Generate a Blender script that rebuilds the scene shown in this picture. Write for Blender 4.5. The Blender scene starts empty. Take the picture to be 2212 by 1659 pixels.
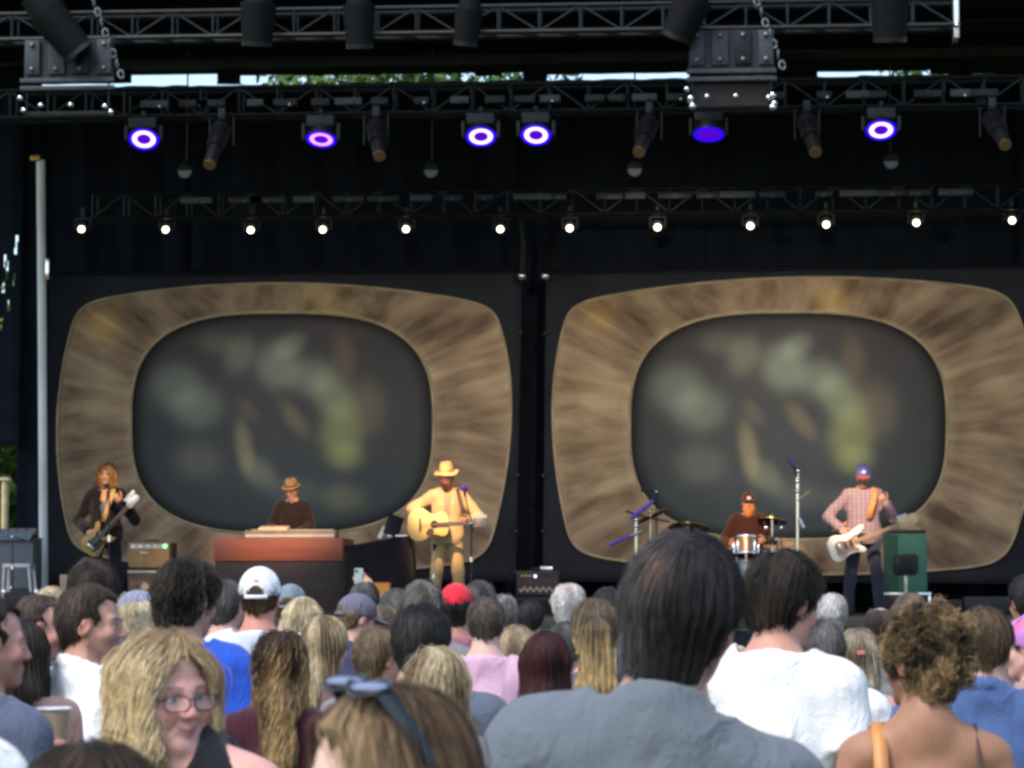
import bpy, bmesh, math, random
import numpy as np
from mathutils import Vector, Matrix, Euler

R = math.radians
scene = bpy.context.scene
col = scene.collection

# ------------------------------------------------------------------ camera
PITCH, YAW, CAMH = R(4.2), R(4.6), 1.75
FU, CU, CV = 6254.0, 1106.0, 829.5          # focal length and centre in the 2212 x 1659 picture units
cam_d = bpy.data.cameras.new('camera')
cam = bpy.data.objects.new('camera', cam_d); col.objects.link(cam)
cam.location = (0, 0, CAMH)
cam.rotation_euler = (R(90) + PITCH, 0, YAW)
cam_d.sensor_width = 36.0
cam_d.lens = 36.0 * FU / 2212.0
cam_d.clip_start = 0.1
cam_d.clip_end = 3000
cam_d.dof.use_dof = True
cam_d.dof.focus_distance = 33.0
cam_d.dof.aperture_fstop = 15
scene.camera = cam

# ------------------------------------------------------------------ sky, sun, exposure
SUN_EL, SUN_AZ = R(52), R(215)              # azimuth measured from +Y towards +X
world = bpy.data.worlds.new('World'); scene.world = world; world.use_nodes = True
wn = world.node_tree; wn.nodes.clear()
sky = wn.nodes.new('ShaderNodeTexSky'); sky.sky_type = 'NISHITA'; sky.sun_disc = False
sky.sun_elevation = SUN_EL; sky.sun_rotation = SUN_AZ
sky.air_density = 1.0; sky.dust_density = 1.5; sky.ozone_density = 1.0
bg = wn.nodes.new('ShaderNodeBackground'); bg.inputs['Strength'].default_value = 0.15
wo = wn.nodes.new('ShaderNodeOutputWorld')
wn.links.new(sky.outputs[0], bg.inputs[0]); wn.links.new(bg.outputs[0], wo.inputs[0])
sd = bpy.data.lights.new('sun', 'SUN'); sd.energy = 1.5; sd.angle = R(18); sd.color = (1, .96, .9)
so = bpy.data.objects.new('sun', sd); col.objects.link(so)
so.rotation_euler = Vector((-math.sin(SUN_AZ) * math.cos(SUN_EL), -math.cos(SUN_AZ) * math.cos(SUN_EL), -math.sin(SUN_EL))).to_track_quat('-Z', 'Y').to_euler()
so.location = (-10, -20, 30)
vs = scene.view_settings
vs.view_transform = 'Standard'; vs.look = 'None'; vs.gamma = 1.0; vs.use_curve_mapping = False
vs.exposure = 1.0
cy = scene.cycles
cy.use_denoising = True
cy.max_bounces = 5; cy.diffuse_bounces = 3; cy.glossy_bounces = 3; cy.transmission_bounces = 4; cy.transparent_max_bounces = 6
cy.sample_clamp_indirect = 4.0
cy.caustics_reflective = False; cy.caustics_refractive = False
cy.filter_width = 3.2

# ------------------------------------------------------------------ from the picture to the place
CM = Euler((R(90) + PITCH, 0, YAW)).to_matrix()
def ray(u, v):
    return CM @ Vector(((u - CU) / FU, -(v - CV) / FU, -1.0))
def S(u, v, Y):                              # the point of a pixel on the plane y = Y
    d = ray(u, v); t = Y / d.y
    return Vector((d.x * t, Y, CAMH + d.z * t))
def atD(u, v, D):                            # the point of a pixel at depth D
    d = ray(u, v)
    return Vector((d.x * D, d.y * D, CAMH + d.z * D))
def XS(u, Y):                                # x on plane Y at stage height
    return S(u, 1289, Y).x

# ------------------------------------------------------------------ materials
MATS = {}
def nt(m):
    m.use_nodes = True
    t = m.node_tree; t.nodes.clear()
    o = t.nodes.new('ShaderNodeOutputMaterial'); p = t.nodes.new('ShaderNodeBsdfPrincipled')
    t.links.new(p.outputs[0], o.inputs[0])
    return t, p
def mat(name, c, rough=.6, metal=0., spec=.5, var=.12, scale=12., bump=0., bscale=60., stretch=(1, 1, 1), fold=0., c2=None, emis=None, estr=0., sheen=0., attr=None, sub=0.):
    """procedural surface: colour varied by noise, relief by fine noise"""
    if name in MATS: return MATS[name]
    m = bpy.data.materials.new(name); MATS[name] = m
    t, p = nt(m); L = t.links.new; N = t.nodes.new
    p.inputs['Roughness'].default_value = rough; p.inputs['Metallic'].default_value = metal
    p.inputs['Specular IOR Level'].default_value = spec
    if sheen: p.inputs['Sheen Weight'].default_value = sheen
    if sub:
        p.inputs['Subsurface Weight'].default_value = sub; p.inputs['Subsurface Radius'].default_value = (.02, .008, .004); p.inputs['Subsurface Scale'].default_value = .6
    tc = N('ShaderNodeTexCoord'); mp = N('ShaderNodeMapping'); mp.inputs['Scale'].default_value = stretch
    L(tc.outputs['Object'], mp.inputs[0])
    nz = N('ShaderNodeTexNoise'); nz.inputs['Scale'].default_value = scale; nz.inputs['Detail'].default_value = 4
    L(mp.outputs[0], nz.inputs['Vector'])
    if c2 is None:
        a = [max(0, x * (1 - var)) for x in c]; b = [x * (1 + var) for x in c]
    else: a, b = c, c2
    rp = N('ShaderNodeValToRGB')
    rp.color_ramp.elements[0].position = .32; rp.color_ramp.elements[0].color = (*a, 1)
    rp.color_ramp.elements[1].position = .68; rp.color_ramp.elements[1].color = (*b, 1)
    L(nz.outputs['Fac'], rp.inputs[0])
    out = rp.outputs[0]
    if attr:
        an = N('ShaderNodeAttribute'); an.attribute_name = attr
        mx = N('ShaderNodeMix'); mx.data_type = 'RGBA'; mx.blend_type = 'MULTIPLY'; mx.inputs[0].default_value = 1
        L(an.outputs['Color'], mx.inputs[6]); L(out, mx.inputs[7]); out = mx.outputs[2]
    L(out, p.inputs['Base Color'])
    if bump:
        n2 = N('ShaderNodeTexNoise'); n2.inputs['Scale'].default_value = bscale; n2.inputs['Detail'].default_value = 3
        L(mp.outputs[0], n2.inputs['Vector'])
        bp = N('ShaderNodeBump'); bp.inputs['Strength'].default_value = bump; bp.inputs['Distance'].default_value = .01
        L(n2.outputs['Fac'], bp.inputs['Height'])
        if fold:
            m3 = N('ShaderNodeMapping'); m3.inputs['Scale'].default_value = (1, 1, .55); m3.inputs['Rotation'].default_value = (.3, .5, 0)
            n3 = N('ShaderNodeTexNoise'); n3.inputs['Scale'].default_value = 9; n3.inputs['Detail'].default_value = 3; n3.inputs['Distortion'].default_value = 1.6
            L(tc.outputs['Object'], m3.inputs[0]); L(m3.outputs[0], n3.inputs['Vector'])
            b3 = N('ShaderNodeBump'); b3.inputs['Strength'].default_value = fold; b3.inputs['Distance'].default_value = .035
            L(n3.outputs['Fac'], b3.inputs['Height']); L(b3.outputs[0], bp.inputs['Normal'])
        L(bp.outputs[0], p.inputs['Normal'])
    if emis:
        p.inputs['Emission Color'].default_value = (*emis, 1); p.inputs['Emission Strength'].default_value = estr
    return m

def cloth(name, c, var=.1, **k):
    return mat('cloth_' + name, c, rough=.92, spec=.2, var=var, scale=7, bump=.25, bscale=90, sheen=.15, fold=.55, **k)
SKIN = mat('skin', (.98, .97, .96), rough=.55, spec=.3, c2=(.86, .8, .78), scale=28, bump=.12, bscale=220, attr='col')
HAIR = mat('hair_strands', (.85, .82, .78), rough=.5, spec=.22, var=.25, scale=40, attr='col')
HCAP = mat('hair_mass', (.75, .75, .75), rough=.7, spec=.2, var=.3, scale=60, attr='col', bump=.5, bscale=120)
BLACK = mat('black_metal', (.008, .008, .01), rough=.5, metal=.2, var=.3)
DARKM = mat('dark_metal', (.009, .011, .013), rough=.42, metal=.6, var=.3)
ALU = mat('aluminium_tube', (.019, .024, .028), rough=.5, metal=.5, var=.2)
GREYPL = mat('grey_plate', (.03, .037, .044), rough=.5, metal=.3, var=.2)
CHROME = mat('chrome', (.75, .76, .78), rough=.14, metal=1, var=.04)
STEEL = mat('bright_steel', (.7, .72, .74), rough=.25, metal=.9, var=.08)
BLKCLOTH = mat('black_drape', (.008, .0115, .019), rough=.95, spec=.15, var=.3, scale=2, bump=.2, bscale=40)

# ------------------------------------------------------------------ objects
def link(o, parent=None):
    col.objects.link(o)
    if parent is not None: o.parent = parent
    return o
def tag(o, label=None, cat=None, group=None, kind=None):
    if label: o['label'] = label
    if cat: o['category'] = cat
    if group: o['group'] = group
    if kind: o['kind'] = kind
    return o
def empty(name, loc=(0, 0, 0), rz=0, label=None, cat=None, group=None):
    o = bpy.data.objects.new(name, None); o.empty_display_size = .1
    col.objects.link(o); o.location = loc; o.rotation_euler = (0, 0, rz)
    return tag(o, label, cat, group)
def mesh_np(name, V, F, smooth=True):
    me = bpy.data.meshes.new(name)
    V = np.asarray(V, np.float32); F = np.asarray(F, np.int32)
    nq = F.shape[1]
    me.vertices.add(len(V)); me.vertices.foreach_set('co', V.ravel())
    me.loops.add(F.size); me.loops.foreach_set('vertex_index', F.ravel())
    me.polygons.add(len(F)); me.polygons.foreach_set('loop_start', np.arange(0, F.size, nq, dtype=np.int32))
    me.polygons.foreach_set('loop_total', np.full(len(F), nq, np.int32))
    if smooth: me.polygons.foreach_set('use_smooth', np.ones(len(F), bool))
    me.update(calc_edges=True)
    return me
def setcol(me, C):
    a = me.color_attributes.new('col', 'FLOAT_COLOR', 'POINT')
    C = np.asarray(C, np.float32)
    C4 = np.ones((len(C), 4), np.float32); C4[:, :3] = C
    a.data.foreach_set('color', C4.ravel())
def obj(name, me, m=None, parent=None, loc=None, rot=None):
    o = bpy.data.objects.new(name, me)
    if m is not None and len(me.materials) == 0: me.materials.append(m)
    link(o, parent)
    if loc is not None: o.location = loc
    if rot is not None: o.rotation_euler = rot
    return o

class B:
    """collects simple solids into one mesh"""
    def __init__(s): s.bm = bmesh.new()
    def box(s, c, d, rot=None, bev=0.):
        r = bmesh.ops.create_cube(s.bm, size=1.0)
        M = Matrix.Translation(c) @ (rot.to_matrix().to_4x4() if rot is not None else Matrix.Identity(4)) @ Matrix.Diagonal((*d, 1))
        bmesh.ops.transform(s.bm, matrix=M, verts=r['verts'])
        if bev:
            es = list({e for v in r['verts'] for e in v.link_edges})
            bmesh.ops.bevel(s.bm, geom=es, offset=bev, segments=2, affect='EDGES', profile=.6)
        return s
    def cyl(s, a, b, r1, r2=None, n=10, cap=True):
        a = Vector(a); b = Vector(b); d = b - a
        r2 = r1 if r2 is None else r2
        r = bmesh.ops.create_cone(s.bm, cap_ends=cap, segments=n, radius1=r1, radius2=r2, depth=d.length)
        M = Matrix.Translation((a + b) / 2) @ d.to_track_quat('Z', 'Y').to_matrix().to_4x4()
        bmesh.ops.transform(s.bm, matrix=M, verts=r['verts'])
        return s
    def ball(s, c, r, n=10, sc=(1, 1, 1)):
        q = bmesh.ops.create_uvsphere(s.bm, u_segments=n, v_segments=max(5, n // 2 + 1), radius=1)
        bmesh.ops.transform(s.bm, matrix=Matrix.Translation(c) @ Matrix.Diagonal((r * sc[0], r * sc[1], r * sc[2], 1)), verts=q['verts'])
        return s
    def tube(s, pts, r, n=8):
        pts = [Vector(p) for p in pts]
        rr = r if isinstance(r, (list, tuple)) else [r] * len(pts)
        rings = []
        for i, p in enumerate(pts):
            t = (pts[min(i + 1, len(pts) - 1)] - pts[max(i - 1, 0)]).normalized()
            x = t.orthogonal().normalized() if not rings else (lx - t * lx.dot(t)).normalized()
            lx = x; y = t.cross(x)
            rings.append([s.bm.verts.new(p + (x * math.cos(k * 2 * math.pi / n) + y * math.sin(k * 2 * math.pi / n)) * rr[i]) for k in range(n)])
        for a, b in zip(rings, rings[1:]):
            for k in range(n):
                s.bm.faces.new((a[k], a[(k + 1) % n], b[(k + 1) % n], b[k]))
        s.bm.faces.new(rings[0][::-1]); s.bm.faces.new(rings[-1])
        return s
    def lathe(s, prof, n=24, M=None):
        rings = []
        for r, z in prof:
            rings.append([s.bm.verts.new(Vector((r * math.cos(k * 2 * math.pi / n), r * math.sin(k * 2 * math.pi / n), z))) for k in range(n)])
        for a, b in zip(rings, rings[1:]):
            for k in range(n):
                s.bm.faces.new((a[k], a[(k + 1) % n], b[(k + 1) % n], b[k]))
        if M is not None: bmesh.ops.transform(s.bm, matrix=M, verts=[v for r_ in rings for v in r_])
        return s
    def prism(s, pts, y0, y1, bev=0.):
        """outline in x,z extruded along y"""
        a = [s.bm.verts.new((p[0], y0, p[1])) for p in pts]; b = [s.bm.verts.new((p[0], y1, p[1])) for p in pts]
        n = len(pts)
        fs = [s.bm.faces.new(a), s.bm.faces.new(b[::-1])]
        for k in range(n): fs.append(s.bm.faces.new((a[k], b[k], b[(k + 1) % n], a[(k + 1) % n])))
        bmesh.ops.recalc_face_normals(s.bm, faces=fs)
        if bev:
            es = [e for f in fs[:2] for e in f.edges]
            bmesh.ops.bevel(s.bm, geom=es, offset=bev, segments=2, affect='EDGES', profile=.5)
        return s
    def done(s, name, m, parent=None, loc=None, rot=None, smooth=True):
        me = bpy.data.meshes.new(name); s.bm.normal_update(); s.bm.to_mesh(me); s.bm.free()
        if smooth:
            me.polygons.foreach_set('use_smooth', np.ones(len(me.polygons), bool))
            try: me.set_sharp_from_angle(angle=R(38))
            except Exception: pass
        return obj(name, me, m, parent, loc, rot)
def copy_tree(o, parent=None):
    c = o.copy(); col.objects.link(c); c.parent = parent
    for ch in o.children: copy_tree(ch, c)
    return c
# ------------------------------------------------------------------ bodies: smooth distance fields turned into meshes
f32 = np.float32
def smin(a, b, k):
    h = np.clip(.5 + .5 * (b - a) / k, 0, 1)
    return b + (a - b) * h - k * h * (1 - h)
def smax(a, b, k): return -smin(-a, -b, k)
def ell(X, Y, Z, c, r):
    x = (X - c[0]); y = (Y - c[1]); z = (Z - c[2])
    k0 = np.sqrt((x / r[0]) ** 2 + (y / r[1]) ** 2 + (z / r[2]) ** 2) + 1e-6
    k1 = np.sqrt((x / r[0] ** 2) ** 2 + (y / r[1] ** 2) ** 2 + (z / r[2] ** 2) ** 2) + 1e-6
    return k0 * (k0 - 1) / k1
def cone(X, Y, Z, a, b, r1, r2):
    ba = [b[i] - a[i] for i in range(3)]; L = sum(q * q for q in ba) + 1e-9
    x = X - a[0]; y = Y - a[1]; z = Z - a[2]
    t = np.clip((x * ba[0] + y * ba[1] + z * ba[2]) / L, 0, 1)
    return np.sqrt((x - t * ba[0]) ** 2 + (y - t * ba[1]) ** 2 + (z - t * ba[2]) ** 2) - (r1 + (r2 - r1) * t)
def rbox(X, Y, Z, c, h, r):
    x = np.abs(X - c[0]) - h[0]; y = np.abs(Y - c[1]) - h[1]; z = np.abs(Z - c[2]) - h[2]
    return np.sqrt(np.maximum(x, 0) ** 2 + np.maximum(y, 0) ** 2 + np.maximum(z, 0) ** 2) + np.minimum(np.maximum(x, np.maximum(y, z)), 0) - r
def wob(X, Y, Z, f, seed=0, n=6):
    """soft noise, about -1..1; f = frequencies per axis in rad/m"""
    rg = np.random.RandomState(seed); o = 0
    for i in range(n):
        d = rg.normal(size=3); d /= np.linalg.norm(d); s = .6 + .8 * rg.rand()
        o = o + np.sin((X * d[0] * f[0] + Y * d[1] * f[1] + Z * d[2] * f[2]) * s + rg.rand() * 6.28)
    return o * (1.25 / n ** .5) * .6

def snet(xs, ys, zs, F):
    xs = np.asarray(xs, f32); ys = np.asarray(ys, f32); zs = np.asarray(zs, f32)
    I = F < 0
    s = np.zeros([q - 1 for q in F.shape], np.int8)
    for a in (0, 1):
        for b in (0, 1):
            for c in (0, 1):
                s += I[a:I.shape[0] - 1 + a, b:I.shape[1] - 1 + b, c:I.shape[2] - 1 + c]
    act = (s > 0) & (s < 8)
    ix = np.argwhere(act); M = len(ix)
    vid = np.full(act.shape, -1, np.int32); vid[act] = np.arange(M)
    i, j, k = ix.T
    P = np.zeros((M, 3), f32); cnt = np.zeros(M, f32)
    ax = (xs, ys, zs)
    for A in range(3):
        o1, o2 = [q for q in range(3) if q != A]
        for p in (0, 1):
            for q in (0, 1):
                oa = [0, 0, 0]; oa[o1] = p; oa[o2] = q
                ob = list(oa); ob[A] = 1
                fa = F[i + oa[0], j + oa[1], k + oa[2]]; fb = F[i + ob[0], j + ob[1], k + ob[2]]
                cr = (fa < 0) != (fb < 0)
                t = np.where(cr, fa / np.where(cr, fa - fb, 1), 0)
                ca = [ax[r][ix[:, r] + oa[r]] for r in range(3)]
                ca[A] = ca[A] + t * (ax[A][ix[:, A] + 1] - ax[A][ix[:, A]])
                for r in range(3): P[:, r] += np.where(cr, ca[r], 0)
                cnt += cr
    P /= np.maximum(cnt, 1)[:, None]
    Fs = []
    for A in range(3):
        B1, C1 = (A + 1) % 3, (A + 2) % 3
        sl0 = [slice(1, -1)] * 3; sl1 = [slice(1, -1)] * 3
        sl0[A] = slice(0, -1); sl1[A] = slice(1, None)
        a = I[tuple(sl0)]; b = I[tuple(sl1)]
        e = np.argwhere(a != b)
        if not len(e): continue
        base = e.copy(); base[:, B1] += 1; base[:, C1] += 1
        def cell(db, dc):
            q = base.copy(); q[:, B1] += db; q[:, C1] += dc
            return vid[q[:, 0], q[:, 1], q[:, 2]]
        qd = np.stack([cell(-1, -1), cell(0, -1), cell(0, 0), cell(-1, 0)], 1)
        fl = ~a[e[:, 0], e[:, 1], e[:, 2]]
        qd[fl] = qd[fl][:, ::-1]
        Fs.append(qd)
    Q = np.concatenate(Fs)
    return P, Q[(Q >= 0).all(1)]

def axis(lo, hi, coarse, fine=None):
    """grid coordinates, fine inside given (lo, hi, step)"""
    if fine is None: return np.arange(lo, hi + coarse, coarse, dtype=f32)
    a, b, st = fine
    parts = []
    if lo < a: parts.append(np.linspace(lo, a, max(2, int(math.ceil((a - lo) / coarse)) + 1))[:-1])
    parts.append(np.linspace(a, b, int(math.ceil((b - a) / st)) + 1))
    if hi > b: parts.append(np.linspace(b, hi, max(2, int(math.ceil((hi - b) / coarse)) + 1))[1:])
    return np.concatenate(parts).astype(f32)

class Field:
    def __init__(s, xs, ys, zs):
        s.xs, s.ys, s.zs = xs, ys, zs
        s.X, s.Y, s.Z = np.meshgrid(xs, ys, zs, indexing='ij', sparse=True)
        s.F = np.full((len(xs), len(ys), len(zs)), 1.0, f32)
    def sl(s, lo, hi):
        out = []
        for a, l, h in zip((s.xs, s.ys, s.zs), lo, hi):
            i0 = max(0, int(np.searchsorted(a, l)) - 1); i1 = min(len(a), int(np.searchsorted(a, h)) + 1)
            out.append(slice(i0, max(i1, i0 + 1)))
        return tuple(out)
    def add(s, fn, lo, hi, k=.03):
        q = s.sl(lo, hi)
        d = fn(s.X[q[0], :, :], s.Y[:, q[1], :], s.Z[:, :, q[2]])
        s.F[q] = smin(s.F[q], d.astype(f32), k)
    def ell(s, c, r, k=.03, m=.09):
        s.add(lambda X, Y, Z: ell(X, Y, Z, c, r), [c[i] - r[i] - m for i in range(3)], [c[i] + r[i] + m for i in range(3)], k)
    def cone(s, a, b, r1, r2, k=.03, m=.07):
        rr = max(r1, r2) + m
        s.add(lambda X, Y, Z: cone(X, Y, Z, a, b, r1, r2), [min(a[i], b[i]) - rr for i in range(3)], [max(a[i], b[i]) + rr for i in range(3)], k)
    def mesh(s): return snet(s.xs, s.ys, s.zs, s.F)

# head space: origin between the ears, facing +y, z up, metres
def head_field(X, Y, Z, fem=False, jaw=1.0, chin=1.0, nose=1.0, fat=0.):
    A = np.abs(X)
    d = ell(X, Y, Z, (0, -.012, .03), (.076, .097, .088))
    d = smin(d, ell(X, Y, Z, (0, .028, -.04), (.058 * jaw + fat, .062, .076)), .03)
    jy = .052 * jaw + fat
    d = smin(d, cone(A, Y, Z, (jy, .005, -.055), (.014, .066, -.098), .017 + fat * .5, .017 * chin), .03)
    d = smin(d, ell(X, Y, Z, (0, .072, -.1), (.02, .018, .018 * chin)), .02)
    d = smin(d, cone(A, Y, Z, (.008, .083, .012), (.042, .07, .016), .012, .011), .02)
    d = smin(d, ell(A, Y, Z, (.042, .06, -.032), (.024 + fat, .024, .024)), .02)
    d = smax(d, -ell(A, Y, Z, (.032, .099, -.004), (.019, .017, .0135)), .014)
    d = smin(d, ell(A, Y, Z, (.0315, .0735, -.004), (.0135, .0135, .0125)), .004)
    d = smin(d, cone(X, Y, Z, (0, .088, .006), (0, .108 * nose, -.034), .0075, .0115), .012)
    d = smin(d, ell(A, Y, Z, (.0125, .097, -.037), (.0085, .011, .008)), .007)
    d = smin(d, cone(A, Y, Z, (0, .0935, -.0635), (.026, .079, -.0625), .0066, .0034), .008)
    d = smin(d, cone(A, Y, Z, (0, .091, -.0745), (.021, .081, -.0695), .007, .0036), .008)
    d = smax(d, -cone(A, Y, Z, (.021, .0925, -.042), (.036, .079, -.07), .0035, .003), .006)
    ear = ell(A, Y - (Z + .005) * .25, Z, (.079, -.008, -.01), (.0105, .021, .032))
    ear = smax(ear, -ell(A, Y - (Z + .005) * .25, Z, (.091, -.003, -.006), (.009, .011, .018)), .006)
    d = smin(d, ear, .01)
    return d
def head_color(x, y, z, skin, brow=(.06, .04, .03), lips=None, stub=0., stubc=(.1, .07, .05), iris=(.05, .06, .06), smile=4.):
    n = len(x); skin = np.array(skin); C = np.tile(skin, (n, 1)).astype(f32)
    A = np.abs(x)
    def mix(w, c):
        w = np.clip(w, 0, 1)[:, None]; C[:] = C * (1 - w) + np.array(c) * w
    pink = np.minimum(skin * np.array([1.06, .74, .7]), 1)
    mix(np.exp(-((A - .045) ** 2 / .0005 + (z + .035) ** 2 / .0006)) * (y > .02) * .55, pink)
    mix(np.exp(-(x ** 2 / .0002 + (z + .036) ** 2 / .0002)) * (y > .085) * .6, pink)
    mix(((A > .07) & (np.abs(z + .01) < .045) & (np.abs(y) < .05)) * .5, pink)
    if stub: mix(np.exp(-np.maximum(0, z + .052) ** 2 / .0002) * (y > .0) * (1 - np.exp(-(x ** 2 / .0004 + (z + .068) ** 2 / .00008))) * (z < -.02) * (z > -.135) * stub, stubc)
    lp = lips or tuple(skin * np.array([.82, .45, .45]))
    zm = z - smile * x ** 2
    mix(np.exp(-((x / .027) ** 4 + ((zm + .0685) / .0085) ** 4)) * (y > .07) * .9, lp)
    mix(np.exp(-((x / .028) ** 4 + ((zm + .0695) / .0022) ** 2)) * (y > .07) * .6, skin * .25)
    ex = (A - .0315) / .0145; ez = (z + .004) / .0068
    eye = np.clip(1.4 - (ex ** 2 + ez ** 2) * 1.2, 0, 1) * (y > .06)
    mix(eye, (.7, .68, .66))
    mix(np.clip(1.6 - ((A - .0315) ** 2 + (z + .004) ** 2) / .0062 ** 2, 0, 1) * (y > .06) * eye, iris)
    mix(np.clip(1.4 - ((A - .0315) / .017) ** 2 - ((z - .0035 + ((A - .0315) / .017) ** 2 * .004) / .0022) ** 2, 0, 1) * (y > .05) * .8, np.array(brow) * .6)
    mix(np.clip(1.3 - ((A - .033) / .022) ** 4 - ((z - .0205 + (A - .033) ** 2 * 8) / .0045) ** 2, 0, 1) * (y > .05) * .75, brow)
    return C

def arms_of(w, spec):
    """joints of both arms; index 0 = the body's right (+x), 1 = left"""
    out = []
    for k, sg in enumerate((1, -1)):
        a = (spec or {}).get('R' if sg > 0 else 'L')
        sh = (sg * .17 * w, -.005, 1.39)
        if a is None: e, h = (sg * .222 * w, -.035, 1.14), (sg * .2 * w, .09, .93)
        else: e, h = a[0], a[1]
        out.append((sh, e, h, (a[2] if a is not None and len(a) > 2 else 'relaxed')))
    return out
def legs_of(spec):
    if spec == 'sit': return [((sg * .1, .0, .95), (sg * .2, .4, .93), (sg * .2, .42, .52)) for sg in (1, -1)]
    if spec is None: spec = 0.
    return [((sg * .09, 0, .93), (sg * (.1 + spec), .02, .5), (sg * (.11 + spec * 1.6), -.02, .09)) for sg in (1, -1)]

def torso(F, w, fem, belly=0., o=0., dep=1.):
    sw = (.13 if fem else .148) * w
    F.ell((0, 0, 1.255), ((.142 if fem else .163) * w + o, .11 * dep + o, .185 + o), .05)
    F.cone((-sw, -.01, 1.39), (sw, -.01, 1.39), (.05 if fem else .057) + o, (.05 if fem else .057) + o, .05)
    for sg in (1, -1):
        F.cone((0, -.03, 1.47), (sg * sw * .95, -.012, 1.4), .05 + o, .048 + o, .05)
        if fem: F.ell((sg * .07, .075, 1.265), (.062 + o, .06 + o, .065 + o), .04)
    F.ell((0, .005 + belly * .5, 1.08), ((.128 if fem else .148) * w + o + belly * .6, .105 * dep + o + belly, .19 + o), .06)
    F.ell((0, -.01, .95), ((.168 if fem else .162) * w + o, .12 * dep + o, .13 + o), .06)
HANDS = {}
def hand_mesh(kind):
    """palm along +z from the wrist, palm side -y, thumb on +x"""
    if kind in HANDS: return HANDS[kind]
    F = Field(axis(-.07, .08, .0045), axis(-.1, .05, .0045), axis(-.03, .21, .0045))
    F.ell((0, 0, .05), (.04, .016, .052), .012); F.cone((0, 0, -.03), (0, 0, .02), .026, .026, .02)
    cu = {'relaxed': (.25, .45, .4), 'grip': (.9, 1.25, 1.0), 'strum': (.45, .7, .5), 'flat': (.1, .2, .2)}[kind]
    for i, (x, L) in enumerate(((.028, .072), (.0095, .08), (-.0095, .075), (-.028, .06))):
        p = np.array([x, -.002, .088 - abs(i - 1.3) * .004]); a = 0; r = .0092
        for sgm, (frac, c) in enumerate(zip((.45, .31, .24), cu)):
            a += c; q = p + np.array([x * .06, -math.sin(a), math.cos(a)]) * L * frac
            F.cone(tuple(p), tuple(q), r, r * .92, .005, .03); p = q; r *= .92
    p = np.array([.03, -.004, .03])
    for d, L, r in (((.7, -.25, .65), .038, .013), ((.35, -.5, .8), .032, .0105), ((.1, -.6, .75), .024, .009)):
        q = p + np.array(d) * L; F.cone(tuple(p), tuple(q), r, r * .9, .006, .03); p = q
    HANDS[kind] = F.mesh(); return HANDS[kind]

def place_hand(kind, wrist, elbow, sg, roll):
    V, Q = hand_mesh(kind)
    z = np.array(wrist) - np.array(elbow); z = z / np.linalg.norm(z)
    up = np.array(roll, float); y = -(up - z * up.dot(z)); y /= np.linalg.norm(y)   # palm faces 'roll'
    x = np.cross(y, z)
    W = V.copy(); Qq = Q
    if sg < 0: W[:, 0] *= -1; Qq = Q[:, ::-1]
    return W[:, :1] * x + W[:, 1:2] * y + W[:, 2:] * z + np.array(wrist), Qq

class Head:
    def __init__(s, hy=0, hp=0, hr=0, hs=1.0, hd=0., hf=0., hx=0.):
        s.M = np.array((Matrix.Rotation(R(hy), 3, 'Z') @ Matrix.Rotation(R(hr), 3, 'Y') @ Matrix.Rotation(R(-hp), 3, 'X')), f32)
        s.p = np.array((hx, -.012 + hf, 1.548 - hd), f32); s.hs = hs
        s.c = s.p + s.M @ np.array((0, .017, .083 * hs), f32)
    def local(s, X, Y, Z):
        x = X - s.c[0]; y = Y - s.c[1]; z = Z - s.c[2]; M = s.M; h = 1 / s.hs
        return ((M[0, 0] * x + M[1, 0] * y + M[2, 0] * z) * h, (M[0, 1] * x + M[1, 1] * y + M[2, 1] * z) * h, (M[0, 2] * x + M[1, 2] * y + M[2, 2] * z) * h)
    def mat4(s):
        m = Matrix.Identity(4)
        for i in range(3):
            for j in range(3): m[i][j] = float(s.M[i, j]) * s.hs
            m[i][3] = float(s.c[i])
        return m
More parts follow.
